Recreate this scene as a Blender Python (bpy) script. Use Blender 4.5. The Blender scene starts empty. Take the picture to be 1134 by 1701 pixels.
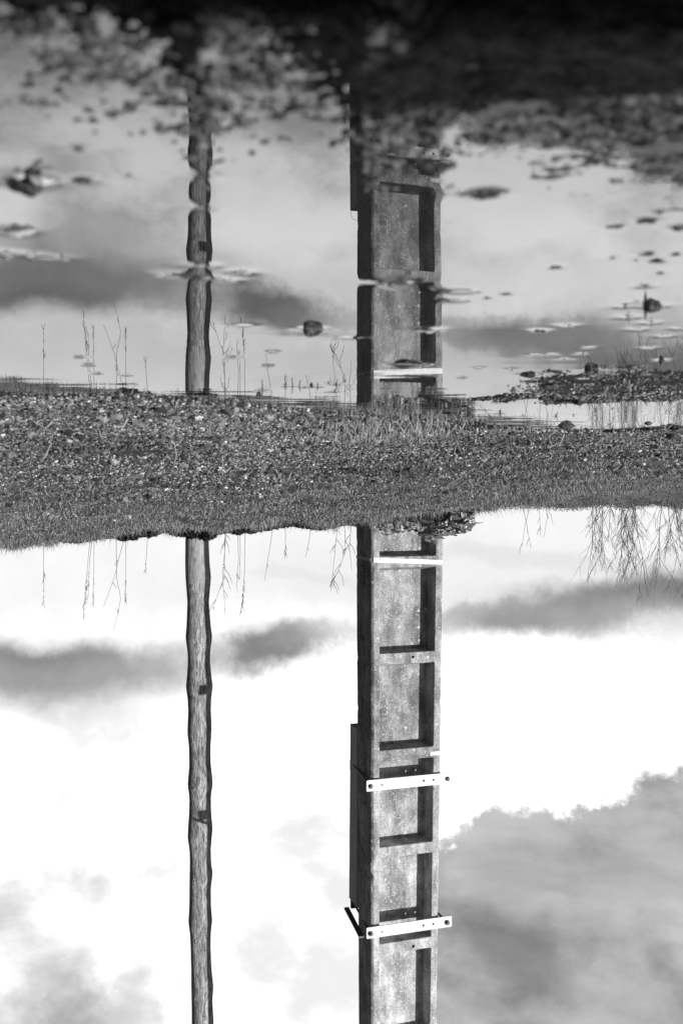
import bpy, bmesh, math, random
import numpy as np
from mathutils import Vector, Matrix

# ---------------------------------------------------------------- camera / sky / sun
F, YH, H = 1700.0, 792.0, 0.048      # focal length in photo pixels, horizon row, eye height over the water (m)
SC = bpy.context.scene
COL = SC.collection
SUN_EL, SUN_PHI = math.radians(12.5), math.radians(47)   # sun low behind the camera, towards -X
SUN_DIR = Vector((-math.sin(SUN_PHI) * math.cos(SUN_EL), -math.cos(SUN_PHI) * math.cos(SUN_EL), math.sin(SUN_EL)))

cam_data = bpy.data.cameras.new('camera')
cam = bpy.data.objects.new('camera', cam_data)
COL.objects.link(cam)
cam.matrix_world = Matrix(((-1, 0, 0, 0), (0, 0, -1, 0), (0, -1, 0, H), (0, 0, 0, 1)))   # held upside down
cam_data.sensor_width = 36
cam_data.lens = 36 * F / 1701
cam_data.shift_y = -(850.5 - YH) / 1701
cam_data.clip_start = 0.005
cam_data.clip_end = 3000
cam_data.dof.use_dof = True
cam_data.dof.focus_distance = 2.2
cam_data.dof.aperture_fstop = 32.0
SC.camera = cam

sun_data = bpy.data.lights.new('sun', 'SUN')
sun_data.energy = 5.0
sun_data.angle = math.radians(0.5)
sun_data.color = (1, 1, 1)
sun = bpy.data.objects.new('sun', sun_data)
COL.objects.link(sun)
sun.rotation_euler = (-SUN_DIR).to_track_quat('-Z', 'Y').to_euler()

SC.view_settings.view_transform = 'Standard'
SC.view_settings.look = 'None'
SC.view_settings.exposure = 0.0
SC.view_settings.gamma = 1.0
SC.view_settings.use_curve_mapping = False


class NT:
    """small helper to write node trees as expressions"""
    def __init__(self, tree):
        self.t = tree
        self.n = tree.nodes
        self.l = tree.links

    def node(self, kind, **kw):
        nd = self.n.new(kind)
        for k, v in kw.items():
            setattr(nd, k, v)
        return nd

    def put(self, sock, v):
        if v is None:
            return
        if isinstance(v, bpy.types.NodeSocket):
            self.l.new(v, sock)
        else:
            sock.default_value = v

    def m(self, op, a, b=None, c=None, clamp=False):
        nd = self.node('ShaderNodeMath', operation=op, use_clamp=clamp)
        self.put(nd.inputs[0], a)
        self.put(nd.inputs[1], b)
        if c is not None:
            self.put(nd.inputs[2], c)
        return nd.outputs[0]

    def mr(self, v, a, b, c=0.0, d=1.0, kind='SMOOTHSTEP'):
        nd = self.node('ShaderNodeMapRange', interpolation_type=kind)
        self.put(nd.inputs[0], v)
        for i, q in enumerate((a, b, c, d)):
            self.put(nd.inputs[i + 1], q)
        return nd.outputs[0]

    def mix(self, f, a, b):          # scalar lerp
        nd = self.node('ShaderNodeMix', data_type='FLOAT')
        self.put(nd.inputs[0], f)
        self.put(nd.inputs[2], a)
        self.put(nd.inputs[3], b)
        return nd.outputs[0]

    def vm(self, op, a, b=None):
        nd = self.node('ShaderNodeVectorMath', operation=op)
        self.put(nd.inputs[0], a)
        if b is not None:
            self.put(nd.inputs[1], b)
        return nd.outputs[0]

    def noise(self, vec, scale, detail=4, rough=0.55, out=0, dist=0.0):
        nd = self.node('ShaderNodeTexNoise')
        if vec is not None:
            self.put(nd.inputs['Vector'], vec)
        nd.inputs['Scale'].default_value = scale
        nd.inputs['Detail'].default_value = detail
        nd.inputs['Roughness'].default_value = rough
        nd.inputs['Distortion'].default_value = dist
        return nd.outputs[out]

    def voro(self, vec, scale, out=0, feature='F1', rnd=1.0):
        nd = self.node('ShaderNodeTexVoronoi', feature=feature)
        self.put(nd.inputs['Vector'], vec)
        nd.inputs['Scale'].default_value = scale
        nd.inputs['Randomness'].default_value = rnd
        return nd.outputs[out]

    def grey(self, v):
        nd = self.node('ShaderNodeCombineColor')
        for i in range(3):
            self.put(nd.inputs[i], v)
        return nd.outputs[0]


def scaled(t, v, s):
    return t.vm('MULTIPLY', v, s)


def build_world():
    w = bpy.data.worlds.new('World')
    SC.world = w
    w.use_nodes = True
    w.node_tree.nodes.clear()
    t = NT(w.node_tree)
    out = t.node('ShaderNodeOutputWorld')
    bg = t.node('ShaderNodeBackground')
    bg.inputs['Strength'].default_value = 0.1
    t.l.new(bg.outputs[0], out.inputs[0])
    sky = t.node('ShaderNodeTexSky', sky_type='NISHITA')
    sky.sun_disc = False
    sky.sun_elevation = SUN_EL
    sky.sun_rotation = math.atan2(SUN_DIR.x, SUN_DIR.y)
    sep0 = t.node('ShaderNodeSeparateColor')
    t.l.new(sky.outputs[0], sep0.inputs[0])
    clear = t.m('MULTIPLY', sep0.outputs[0], 0.06)          # black-and-white picture: the red part of the clear sky
    tc = t.node('ShaderNodeTexCoord')
    d = tc.outputs['Generated']
    sep = t.node('ShaderNodeSeparateXYZ')
    t.l.new(d, sep.inputs[0])
    X, Y, Z = sep.outputs
    n1 = t.node('ShaderNodeTexNoise')
    t.l.new(d, n1.inputs['Vector'])
    n1.inputs['Scale'].default_value = 7
    n1.inputs['Detail'].default_value = 7
    n1.inputs['Roughness'].default_value = 0.6
    ns = t.node('ShaderNodeSeparateColor')
    t.l.new(n1.outputs['Color'], ns.inputs[0])
    az = t.m('ARCTAN2', t.m('MULTIPLY', X, -1.0), Y)
    el = t.m('ARCSINE', Z)
    n2 = t.node('ShaderNodeTexNoise')
    t.l.new(d, n2.inputs['Vector'])
    n2.inputs['Scale'].default_value = 26
    n2.inputs['Detail'].default_value = 6
    n2.inputs['Roughness'].default_value = 0.65
    ns2 = t.node('ShaderNodeSeparateColor')
    t.l.new(n2.outputs['Color'], ns2.inputs[0])
    azw = t.m('ADD', az, t.m('MULTIPLY', t.m('SUBTRACT', ns.outputs[0], 0.5), 0.12))
    azw = t.m('ADD', azw, t.m('MULTIPLY', t.m('SUBTRACT', ns2.outputs[0], 0.5), 0.075))
    elw = t.m('ADD', el, t.m('MULTIPLY', t.m('SUBTRACT', ns.outputs[1], 0.5), 0.075))
    azs = t.m('ADD', azw, t.m('MULTIPLY', t.m('SUBTRACT', ns2.outputs[2], 0.5), 0.03))
    els = t.m('ADD', elw, t.m('MULTIPLY', t.m('SUBTRACT', ns2.outputs[1], 0.5), 0.014))
    elw = t.m('ADD', elw, t.m('MULTIPLY', t.m('SUBTRACT', ns2.outputs[1], 0.5), 0.060))

    def ang(px, py):
        a = math.atan((px - 567) / F)
        return a, math.atan((py - YH) / F * math.cos(a))

    def blob(px, py, sx, sy, rot=0.0, soft=(1.45, 0.40), crisp=False):
        a0, e0 = ang(px, py)
        da = t.m('SUBTRACT', azw if crisp else azs, a0)
        de = t.m('SUBTRACT', elw if crisp else els, e0)
        c, s = math.cos(rot), math.sin(rot)
        u = t.m('ADD', t.m('MULTIPLY', da, c), t.m('MULTIPLY', de, s))
        v = t.m('SUBTRACT', t.m('MULTIPLY', de, c), t.m('MULTIPLY', da, s))
        u = t.m('DIVIDE', u, sx / F)
        v = t.m('DIVIDE', v, sy / F)
        r = t.m('SQRT', t.m('ADD', t.m('MULTIPLY', u, u), t.m('MULTIPLY', v, v)))
        return t.mr(r, soft[0], soft[1])

    fine = t.noise(d, 16, 8, 0.6)
    big = t.noise(d, 3.2, 5, 0.55)
    # pale layer near the horizon, white cumulus higher up
    v = t.mr(elw, 0.11, 0.24, 0.95, 1.85)
    v = t.m('ADD', v, t.m('MULTIPLY', t.m('SUBTRACT', fine, 0.5), 0.20))
    # faint streaks in the low pale layer
    v = t.mix(t.m('MULTIPLY', blob(930, 935, 260, 16, 0.05), 0.30), v, 0.60)
    v = t.mix(t.m('MULTIPLY', blob(520, 965, 120, 10, 0.05), 0.22), v, 0.62)
    v = t.mix(t.m('MULTIPLY', blob(720, 960, 400, 60, 0.0), 0.25), v, 0.70)
    # grey cloud masses
    streak = t.noise(scaled(t, t.vm('ADD', d, scaled(t, n1.outputs['Color'], (0.05, 0.05, 0.05))), (6, 6, 26)), 1.0, 4, 0.5)
    gv = t.m('ADD', 0.57, t.m('MULTIPLY', t.m('SUBTRACT', streak, 0.5), 0.55))
    gv = t.m('ADD', gv, t.m('MULTIPLY', t.m('SUBTRACT', t.noise(d, 5, 3, 0.5), 0.5), 0.55))
    mass = t.m('MAXIMUM', blob(1230, 1640, 400, 300, 0.0, (1.04, 0.95), True), blob(865, 1680, 215, 300, 0.0, (1.06, 0.95), True))
    v = t.mix(mass, v, gv)
    v = t.mix(t.m('MULTIPLY', blob(50, 1640, 270, 210, 0.3, (1.4, 0.1)), 0.8), v, 0.98)
    v = t.mix(t.m('MULTIPLY', blob(105, 1645, 70, 44, 0.5, (1.6, 0.1)), 0.55), v, 0.45)
    # soft modelling inside the white cumulus
    v = t.mix(t.mr(elw, 0.17, 0.25), v, t.m('MULTIPLY', v, t.mr(t.noise(scaled(t, d, (1.0, 1.0, 1.5)), 6, 6, 0.55), 0.36, 0.59, 0.48, 1.0)))
    # dark flat bottomed bands
    for b, val, k in ((blob(70, 1106, 260, 44, 0.0), 0.19, 1.0), (blob(20, 1150, 260, 45, 0.0, (1.7, 0.2)), 0.36, 0.7), (blob(290, 1100, 330, 30, 0.0, (1.8, 0.2)), 0.6, 0.35),
                      (blob(455, 1076, 112, 34, -0.03), 0.21, 0.95),
                      (blob(530, 1058, 90, 20, -0.10), 0.40, 0.6),
                      (blob(930, 1026, 230, 30, -0.10), 0.26, 0.95), (blob(1140, 996, 230, 34, -0.04), 0.20, 0.95),
                      (blob(1100, 1040, 300, 34, 0.05, (1.6, 0.2)), 0.5, 0.55),
                      (blob(790, 1020, 70, 14, -0.1), 0.4, 0.5)):
        v = t.mix(t.m('MULTIPLY', b, k), v, t.m('ADD', val, t.m('MULTIPLY', t.m('SUBTRACT', fine, 0.5), 0.25)))
    # the rest of the sky: broken cloud over clear sky
    cm = t.mr(big, 0.54, 0.74)
    rest = t.mix(cm, clear, t.m('ADD', 0.24, t.m('MULTIPLY', t.m('SUBTRACT', fine, 0.5), 0.3)))
    far = t.m('MAXIMUM', t.mr(t.m('ABSOLUTE', azw), 0.34, 0.55), t.mr(elw, 0.50, 0.70))
    v = t.mix(far, v, rest)
    v = t.m('MAXIMUM', v, 0.02)
    t.l.new(t.grey(t.m('MULTIPLY', v, 10.0)), bg.inputs[0])


build_world()


def W(px, py, D):
    return Vector((-(px - 567) * D / F, D, H + (py - YH) * D / F))


def DW(py):
    return H * F / (YH - py)


# ---------------------------------------------------------------- materials
def mat(name, base, rough=0.85, spec=0.3, bump=None, metallic=0.0, bump_d=0.002):
    """base(t) -> scalar socket or float albedo; bump(t) -> height socket"""
    m = bpy.data.materials.new(name)
    m.use_nodes = True
    t = NT(m.node_tree)
    p = t.n.get('Principled BSDF')
    b = base(t) if callable(base) else base
    if isinstance(b, bpy.types.NodeSocket):
        t.l.new(t.grey(b), p.inputs['Base Color'])
    else:
        p.inputs['Base Color'].default_value = (b, b, b, 1)
    r = rough(t) if callable(rough) else rough
    t.put(p.inputs['Roughness'], r)
    p.inputs['Specular IOR Level'].default_value = spec
    p.inputs['Metallic'].default_value = metallic
    if bump:
        bn = t.node('ShaderNodeBump')
        bn.inputs['Distance'].default_value = bump_d
        t.l.new(bump(t), bn.inputs['Height'])
        t.l.new(bn.outputs[0], p.inputs['Normal'])
    return m


def pos(t):
    return t.node('ShaderNodeNewGeometry').outputs['Position']


def concrete_base(t):
    p = pos(t)
    v = t.mr(t.noise(p, 7, 5, 0.65), 0.3, 0.7, 0.25, 0.54)
    v = t.m('MULTIPLY', v, t.mr(t.noise(scaled(t, p, (14, 14, 7)), 1.0, 5, 0.65), 0.34, 0.66, 0.62, 1.15))
    v = t.m('MULTIPLY', v, t.mr(t.noise(p, 170, 3, 0.7), 0.3, 0.7, 0.68, 1.32))
    v = t.m('MULTIPLY', v, t.mr(t.noise(scaled(t, p, (26, 26, 5)), 1.0, 5, 0.7), 0.34, 0.56, 0.72, 1.05))   # drip streaks
    # paler towards the top of the pole
    sep = t.node('ShaderNodeSeparateXYZ')
    t.l.new(p, sep.inputs[0])
    v = t.m('MULTIPLY', v, t.mr(sep.outputs[2], 1.1, 2.1, 0.82, 1.18))
    # lichen: small white specks and a few bigger discs
    wob = t.vm('ADD', p, scaled(t, t.noise(p, 60, 3, out=1), (0.014, 0.014, 0.014)))
    zone = t.mr(t.noise(p, 9, 2), 0.42, 0.62)
    s1 = t.mr(t.voro(wob, 110), 0.36, 0.26)
    pick = t.node('ShaderNodeSeparateColor')
    t.l.new(t.voro(wob, 110, 1), pick.inputs[0])
    s1 = t.m('MULTIPLY', t.m('MULTIPLY', s1, t.m('GREATER_THAN', pick.outputs[0], 0.66)), t.m('ADD', 0.35, zone))
    s2 = t.mr(t.voro(wob, 30), 0.24, 0.19)
    pick2 = t.node('ShaderNodeSeparateColor')
    t.l.new(t.voro(wob, 30, 1), pick2.inputs[0])
    s2 = t.m('MULTIPLY', s2, t.m('GREATER_THAN', pick2.outputs[0], 0.80))
    s2 = t.m('MULTIPLY', s2, t.mr(t.noise(p, 220, 2), 0.35, 0.55, 0.3, 1.0))
    li = t.m('MAXIMUM', s1, s2, clamp=True)
    li = t.m('MULTIPLY', li, 0.9)
    v = t.mix(li, v, 0.66)
    # dark pores
    s3 = t.mr(t.voro(t.vm('ADD', p, (3.1, 1.7, 0.4)), 75), 0.17, 0.11)
    pick3 = t.node('ShaderNodeSeparateColor')
    t.l.new(t.voro(t.vm('ADD', p, (3.1, 1.7, 0.4)), 75, 1), pick3.inputs[0])
    s3 = t.m('MULTIPLY', s3, t.m('GREATER_THAN', pick3.outputs[0], 0.85))
    return t.mix(s3, v, 0.04)


M = {}
M['concrete'] = mat('concrete', concrete_base, 0.9, 0.2,
                    lambda t: t.m('ADD', t.noise(pos(t), 240, 4, 0.7), t.m('MULTIPLY', t.noise(pos(t), 30, 3), 1.6)), bump_d=0.003)
M['paint'] = mat('white_paint', lambda t: t.mr(t.noise(pos(t), 90, 4), 0.35, 0.6, 0.72, 0.86), 0.6, 0.3)
M['paint_grey'] = mat('grey_paint', lambda t: t.mr(t.noise(pos(t), 160, 3), 0.35, 0.6, 0.30, 0.55), 0.8, 0.2)  # greyer paint for the band's side end and the stroke marks
M['galv'] = mat('galvanised_steel', lambda t: t.mr(t.noise(pos(t), 40, 4), 0.3, 0.7, 0.52, 0.76), 0.5, 0.4)
M['galv_dark'] = mat('dark_steel', lambda t: t.mr(t.noise(scaled(t, pos(t), (50, 50, 4)), 1, 4), 0.3, 0.7, 0.09, 0.15), 0.6, 0.3)  # darker steel for the rear plates, side arms and wire
M['guard'] = mat('grey_plastic_guard', lambda t: t.mr(t.noise(scaled(t, pos(t), (70, 70, 3)), 1, 3), 0.3, 0.7, 0.42, 0.56), 0.6, 0.3)
M['rust'] = mat('rusty_steel', lambda t: t.mr(t.noise(pos(t), 120, 3), 0.3, 0.7, 0.05, 0.22), 0.7, 0.3)


def wood_base(t):
    p = pos(t)
    v = t.mr(t.noise(scaled(t, p, (170, 170, 16)), 1.0, 5, 0.7), 0.36, 0.64, 0.12, 0.50)
    v = t.m('MULTIPLY', v, t.mr(t.noise(scaled(t, p, (30, 30, 3)), 1.0, 3), 0.3, 0.7, 0.7, 1.25))
    f = t.mr(t.noise(scaled(t, p, (260, 260, 60)), 1.0, 3, 0.7), 0.60, 0.72)
    v = t.mix(t.m('MULTIPLY', f, 0.6), v, 0.6)
    # barkless smooth foot
    sep = t.node('ShaderNodeSeparateXYZ')
    t.l.new(p, sep.inputs[0])
    sm = t.mr(sep.outputs[2], 0.72, 0.52)
    sv = t.mr(t.noise(scaled(t, p, (300, 300, 9)), 1.0, 4, 0.6), 0.3, 0.7, 0.26, 0.46)
    v = t.mix(sm, v, sv)
    cr = t.mr(t.m('ABSOLUTE', t.m('SUBTRACT', t.noise(scaled(t, p, (45, 45, 4)), 1.0, 2), 0.5)), 0.012, 0.004)
    return t.mix(t.m('MULTIPLY', cr, 0.7), v, 0.03)


M['wood'] = mat('weathered_wood', wood_base, 0.85, 0.2,
                lambda t: t.noise(scaled(t, pos(t), (190, 190, 14)), 1.0, 5, 0.7), bump_d=0.006)


def ground_base(t):
    p = pos(t)
    sep = t.node('ShaderNodeSeparateXYZ')
    t.l.new(p, sep.inputs[0])
    wet = t.mr(sep.outputs[2], -0.001, 0.003)
    v = t.mr(t.noise(p, 260, 5, 0.7), 0.3, 0.7, 0.03, 0.16)
    v = t.m('ADD', v, t.m('MULTIPLY', t.mr(sep.outputs[1], 0.30, 0.20), t.mr(t.noise(p, 330, 4, 0.7), 0.35, 0.65, 0.0, 0.22)))   # pale silt of the near shore
    v = t.m('MULTIPLY', v, t.mr(t.noise(p, 9, 3), 0.3, 0.7, 0.7, 1.3))
    near = t.mr(t.m('ADD', sep.outputs[1], t.m('MULTIPLY', t.m('SUBTRACT', t.noise(p, 60, 4), 0.5), 0.03)), 0.101, 0.116, 0.06, 1.0)   # camera's shade painted black into the nearest mud, then grey silt
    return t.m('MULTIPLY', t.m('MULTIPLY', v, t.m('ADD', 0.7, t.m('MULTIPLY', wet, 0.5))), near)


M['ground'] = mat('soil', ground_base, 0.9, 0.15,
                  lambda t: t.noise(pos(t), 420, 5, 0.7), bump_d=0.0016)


def rnd_base(lo, hi, white=0.93, wv=0.6):
    def f(t):
        oi = t.node('ShaderNodeObjectInfo')
        r = oi.outputs['Random']
        v = t.m('MULTIPLY', t.m('POWER', r, 1.5), hi - lo)
        v = t.m('ADD', v, lo)
        g = t.m('GREATER_THAN', r, white)
        v = t.mix(g, v, wv)
        v = t.m('MULTIPLY', v, t.mr(t.noise(scaled(t, pos(t), (3.5, 9, 9)), 1.0, 4, 0.6), 0.34, 0.66, 0.5, 1.4))
        return t.m('MULTIPLY', v, t.mr(t.noise(pos(t), 900, 2), 0.3, 0.7, 0.8, 1.2))
    return f


M['grit'] = mat('grit', rnd_base(0.02, 0.36, 0.96, 0.6), 0.7, 0.35)
M['stone_dark'] = mat('dark_stone', lambda t: t.mr(t.noise(pos(t), 500, 4, 0.7), 0.35, 0.68, 0.015, 0.13), 0.65, 0.4,
                      lambda t: t.noise(pos(t), 700, 4), bump_d=0.0006)
M['stone_pale'] = mat('pale_stone', lambda t: t.mr(t.noise(pos(t), 500, 3), 0.3, 0.7, 0.5, 0.75), 0.7, 0.3)
M['clod'] = mat('wet_mud_clod', lambda t: t.mr(t.noise(pos(t), 800, 4), 0.3, 0.7, 0.015, 0.07), 0.5, 0.4,
                lambda t: t.noise(pos(t), 900, 4), bump_d=0.0006)


def blade_base(lo, hi):
    def f(t):
        v = t.mr(t.noise(pos(t), 130, 2), 0.3, 0.7, lo, hi)
        return t.m('MULTIPLY', v, t.mr(t.noise(pos(t), 7, 3), 0.35, 0.65, 0.75, 1.2))
    return f


M['grass'] = mat('grass_blades', blade_base(0.06, 0.30), 0.6, 0.3)
M['grass_pale'] = mat('straw_grass', blade_base(0.12, 0.40), 0.6, 0.3)
M['turf_shaded'] = mat('shaded_turf', blade_base(0.012, 0.05), 0.9, 0.1)
M['leaf'] = mat('plant_leaf', blade_base(0.07, 0.26), 0.45, 0.4)
M['seedling'] = mat('seedling_green', blade_base(0.03, 0.12), 0.5, 0.3)
M['dry_leaf'] = mat('dry_leaf', blade_base(0.30, 0.65), 0.6, 0.3)
M['stem'] = mat('dry_stem', blade_base(0.05, 0.14), 0.8, 0.2)
M['twig'] = mat('bare_twig', blade_base(0.10, 0.24), 0.8, 0.2)
M['far_wood'] = mat('far_trees', lambda t: t.mr(t.noise(pos(t), 0.25, 4), 0.3, 0.7, 0.11, 0.15), 0.95, 0.0)


def water_material():
    m = bpy.data.materials.new('puddle_water')
    m.use_nodes = True
    t = NT(m.node_tree)
    t.n.clear()
    out = t.node('ShaderNodeOutputMaterial')
    p = pos(t)
    sep = t.node('ShaderNodeSeparateXYZ')
    t.l.new(p, sep.inputs[0])
    # gentle capillary ripples, calmer near the camera
    amp = t.mr(sep.outputs[1], 0.18, 1.00, 0.0018, 0.0600)
    n1 = t.node('ShaderNodeTexNoise')
    t.l.new(scaled(t, p, (28, 120, 1)), n1.inputs['Vector'])
    n1.inputs['Scale'].default_value = 1.0
    n1.inputs['Detail'].default_value = 3
    ripple = t.vm('SUBTRACT', n1.outputs['Color'], (0.5, 0.5, 0.5))
    n2 = t.node('ShaderNodeTexNoise')
    t.l.new(scaled(t, p, (9, 22, 1)), n2.inputs['Vector'])
    n2.inputs['Scale'].default_value = 1.0
    n2.inputs['Detail'].default_value = 1
    gate = t.mr(n2.outputs[0], 0.44, 0.64, 0.22, 1.0)
    nd = t.node('ShaderNodeVectorMath', operation='SCALE')
    t.l.new(scaled(t, ripple, (0.35, 1.0, 0.0)), nd.inputs[0])
    t.l.new(t.m('MULTIPLY', amp, gate), nd.inputs['Scale'])
    geo = t.node('ShaderNodeNewGeometry')
    nrm = t.vm('NORMALIZE', t.vm('ADD', geo.outputs['Normal'], nd.outputs[0]))
    fr = t.node('ShaderNodeFresnel')
    fr.inputs['IOR'].default_value = 2.1
    t.l.new(nrm, fr.inputs['Normal'])
    gl = t.node('ShaderNodeBsdfGlossy')
    gl.inputs['Roughness'].default_value = 0.0
    gl.inputs['Color'].default_value = (1, 1, 1, 1)
    t.l.new(nrm, gl.inputs['Normal'])
    tr = t.node('ShaderNodeBsdfTransparent')
    tr.inputs['Color'].default_value = (0.5, 0.5, 0.5, 1)
    df = t.node('ShaderNodeBsdfDiffuse')
    df.inputs['Color'].default_value = (0.07, 0.07, 0.07, 1)
    mx = t.node('ShaderNodeMixShader')
    mx.inputs[0].default_value = 0.62        # murk
    t.l.new(tr.outputs[0], mx.inputs[1])
    t.l.new(df.outputs[0], mx.inputs[2])
    m2 = t.node('ShaderNodeMixShader')
    t.l.new(fr.outputs[0], m2.inputs[0])
    t.l.new(mx.outputs[0], m2.inputs[1])
    t.l.new(gl.outputs[0], m2.inputs[2])
    t.l.new(m2.outputs[0], out.inputs[0])
    return m


M['water'] = water_material()

# ---------------------------------------------------------------- helpers
RND = random.Random(7)
NPR = np.random.default_rng(11)


def tag(o, label=None, cat=None, group=None, kind=None):
    if label: o['label'] = label
    if cat: o['category'] = cat
    if group: o['group'] = group
    if kind: o['kind'] = kind
    return o


def empty(name, loc=(0, 0, 0)):
    o = bpy.data.objects.new(name, None)
    o.location = loc
    o.empty_display_size = 0.02
    COL.objects.link(o)
    return o


def link(name, me, material, parent=None, smooth=False):
    me.materials.append(material)
    if smooth:
        me.polygons.foreach_set('use_smooth', [True] * len(me.polygons))
    o = bpy.data.objects.new(name, me)
    COL.objects.link(o)
    if parent is not None:
        o.parent = parent
        o.matrix_parent_inverse = Matrix.Translation(parent.location).inverted()
    return o


class MB:
    def __init__(self):
        self.v, self.f = [], []

    def add(self, vs, fs):
        k = len(self.v)
        self.v += [tuple(q) for q in vs]
        self.f += [tuple(i + k for i in q) for q in fs]

    def tube(self, pts, radii, n=5, cap=True):
        k = len(self.v)
        pts = [Vector(p) for p in pts]
        ref = Vector((0.3, 0.9, 0.1))
        for i, p in enumerate(pts):
            d = (pts[min(i + 1, len(pts) - 1)] - pts[max(i - 1, 0)])
            if d.length < 1e-9: d = Vector((0, 0, 1))
            d.normalize()
            a = d.cross(ref)
            if a.length < 0.1: a = d.cross(Vector((1, 0, 0)))
            a.normalize()
            b = d.cross(a)
            r = radii[i] if hasattr(radii, '__len__') else radii
            for j in range(n):
                an = 2 * math.pi * j / n
                self.v.append(tuple(p + (a * math.cos(an) + b * math.sin(an)) * r))
        for i in range(len(pts) - 1):
            for j in range(n):
                j2 = (j + 1) % n
                self.f.append((k + i * n + j, k + i * n + j2, k + (i + 1) * n + j2, k + (i + 1) * n + j))
        if cap:
            self.f.append(tuple(k + j for j in reversed(range(n))))
            e = k + (len(pts) - 1) * n
            self.f.append(tuple(e + j for j in range(n)))

    def ribbon(self, pts, widths, side, thick=0.0):
        k = len(self.v)
        side = Vector(side).normalized()
        for p, w in zip(pts, widths):
            p = Vector(p)
            self.v.append(tuple(p - side * w * 0.5))
            self.v.append(tuple(p + side * w * 0.5))
        for i in range(len(pts) - 1):
            self.f.append((k + 2 * i, k + 2 * i + 1, k + 2 * i + 3, k + 2 * i + 2))

    def leaf(self, base, direction, up, length, width, fold=0.25, droop=0.2):
        """a folded pointed leaf with a midrib crease, 8 quads/tris"""
        d = Vector(direction).normalized()
        s = d.cross(Vector(up)).normalized()
        n = s.cross(d).normalized()
        prof = ((0, 0.06), (0.22, 0.72), (0.5, 1.0), (0.78, 0.66), (1.0, 0.02))
        k = len(self.v)
        for tt, w in prof:
            c = Vector(base) + d * length * tt - n * droop * length * tt * tt
            hw = width * 0.5 * w
            self.v.append(tuple(c - s * hw + n * hw * fold))
            self.v.append(tuple(c))
            self.v.append(tuple(c + s * hw + n * hw * fold))
        for i in range(4):
            a = k + 3 * i
            self.f.append((a, a + 1, a + 4, a + 3))
            self.f.append((a + 1, a + 2, a + 5, a + 4))

    def build(self, name, material, parent=None, smooth=False):
        me = bpy.data.meshes.new(name)
        me.from_pydata(self.v, [], self.f)
        me.update()
        return link(name, me, material, parent, smooth)


# numpy gradient noise
_perm = NPR.permutation(4096)
_grad = NPR.random(4096) * 2 * np.pi
_gx, _gy = np.cos(_grad), np.sin(_grad)


def perlin(x, y):
    xi, yi = np.floor(x).astype(np.int64), np.floor(y).astype(np.int64)
    xf, yf = x - xi, y - yi
    u = xf * xf * xf * (xf * (xf * 6 - 15) + 10)
    v = yf * yf * yf * (yf * (yf * 6 - 15) + 10)

    def g(ix, iy, fx, fy):
        h = _perm[(_perm[ix & 4095] + iy) & 4095]
        return _gx[h] * fx + _gy[h] * fy
    a = g(xi, yi, xf, yf)
    b = g(xi + 1, yi, xf - 1, yf)
    c = g(xi, yi + 1, xf, yf - 1)
    d = g(xi + 1, yi + 1, xf - 1, yf - 1)
    return (a + (b - a) * u) + ((c + (d - c) * u) - (a + (b - a) * u)) * v


def fbm(x, y, oct=4, gain=0.5):
    s, a, f = 0, 1.0, 1.0
    for i in range(oct):
        s = s + a * perlin(x * f + 17.3 * i, y * f - 9.1 * i)
        a *= gain
        f *= 2.03
    return s


def sstep(a, b, x):
    t = np.clip((x - a) / (b - a), 0, 1)
    return t * t * (3 - 2 * t)


# ---------------------------------------------------------------- the ground as one height field
EDGE_PX = np.array([-1400, -500, 0, 200, 310, 420, 567, 700, 800, 850, 930, 1000, 1134, 1400, 2400], float)
EDGE_PY = np.array([600, 636, 654, 657, 661, 674, 686, 696, 705, 712, 716, 716, 709, 690, 600], float)
EDGE_D = H * F / (YH - EDGE_PY)
RIDGE_PX = np.array([-1400, -400, 0, 95, 190, 240, 300, 345, 390, 450, 490, 540, 600, 690, 780, 830, 880, 917, 1000, 1134, 1500, 2400], float)
RIDGE_PY = np.array([900, 905, 908, 896, 884, 875, 873, 877, 875, 867, 862, 866, 863, 856, 844, 838, 832, 824, 812, 804, 802, 802], float)
RY = 4.0


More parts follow.
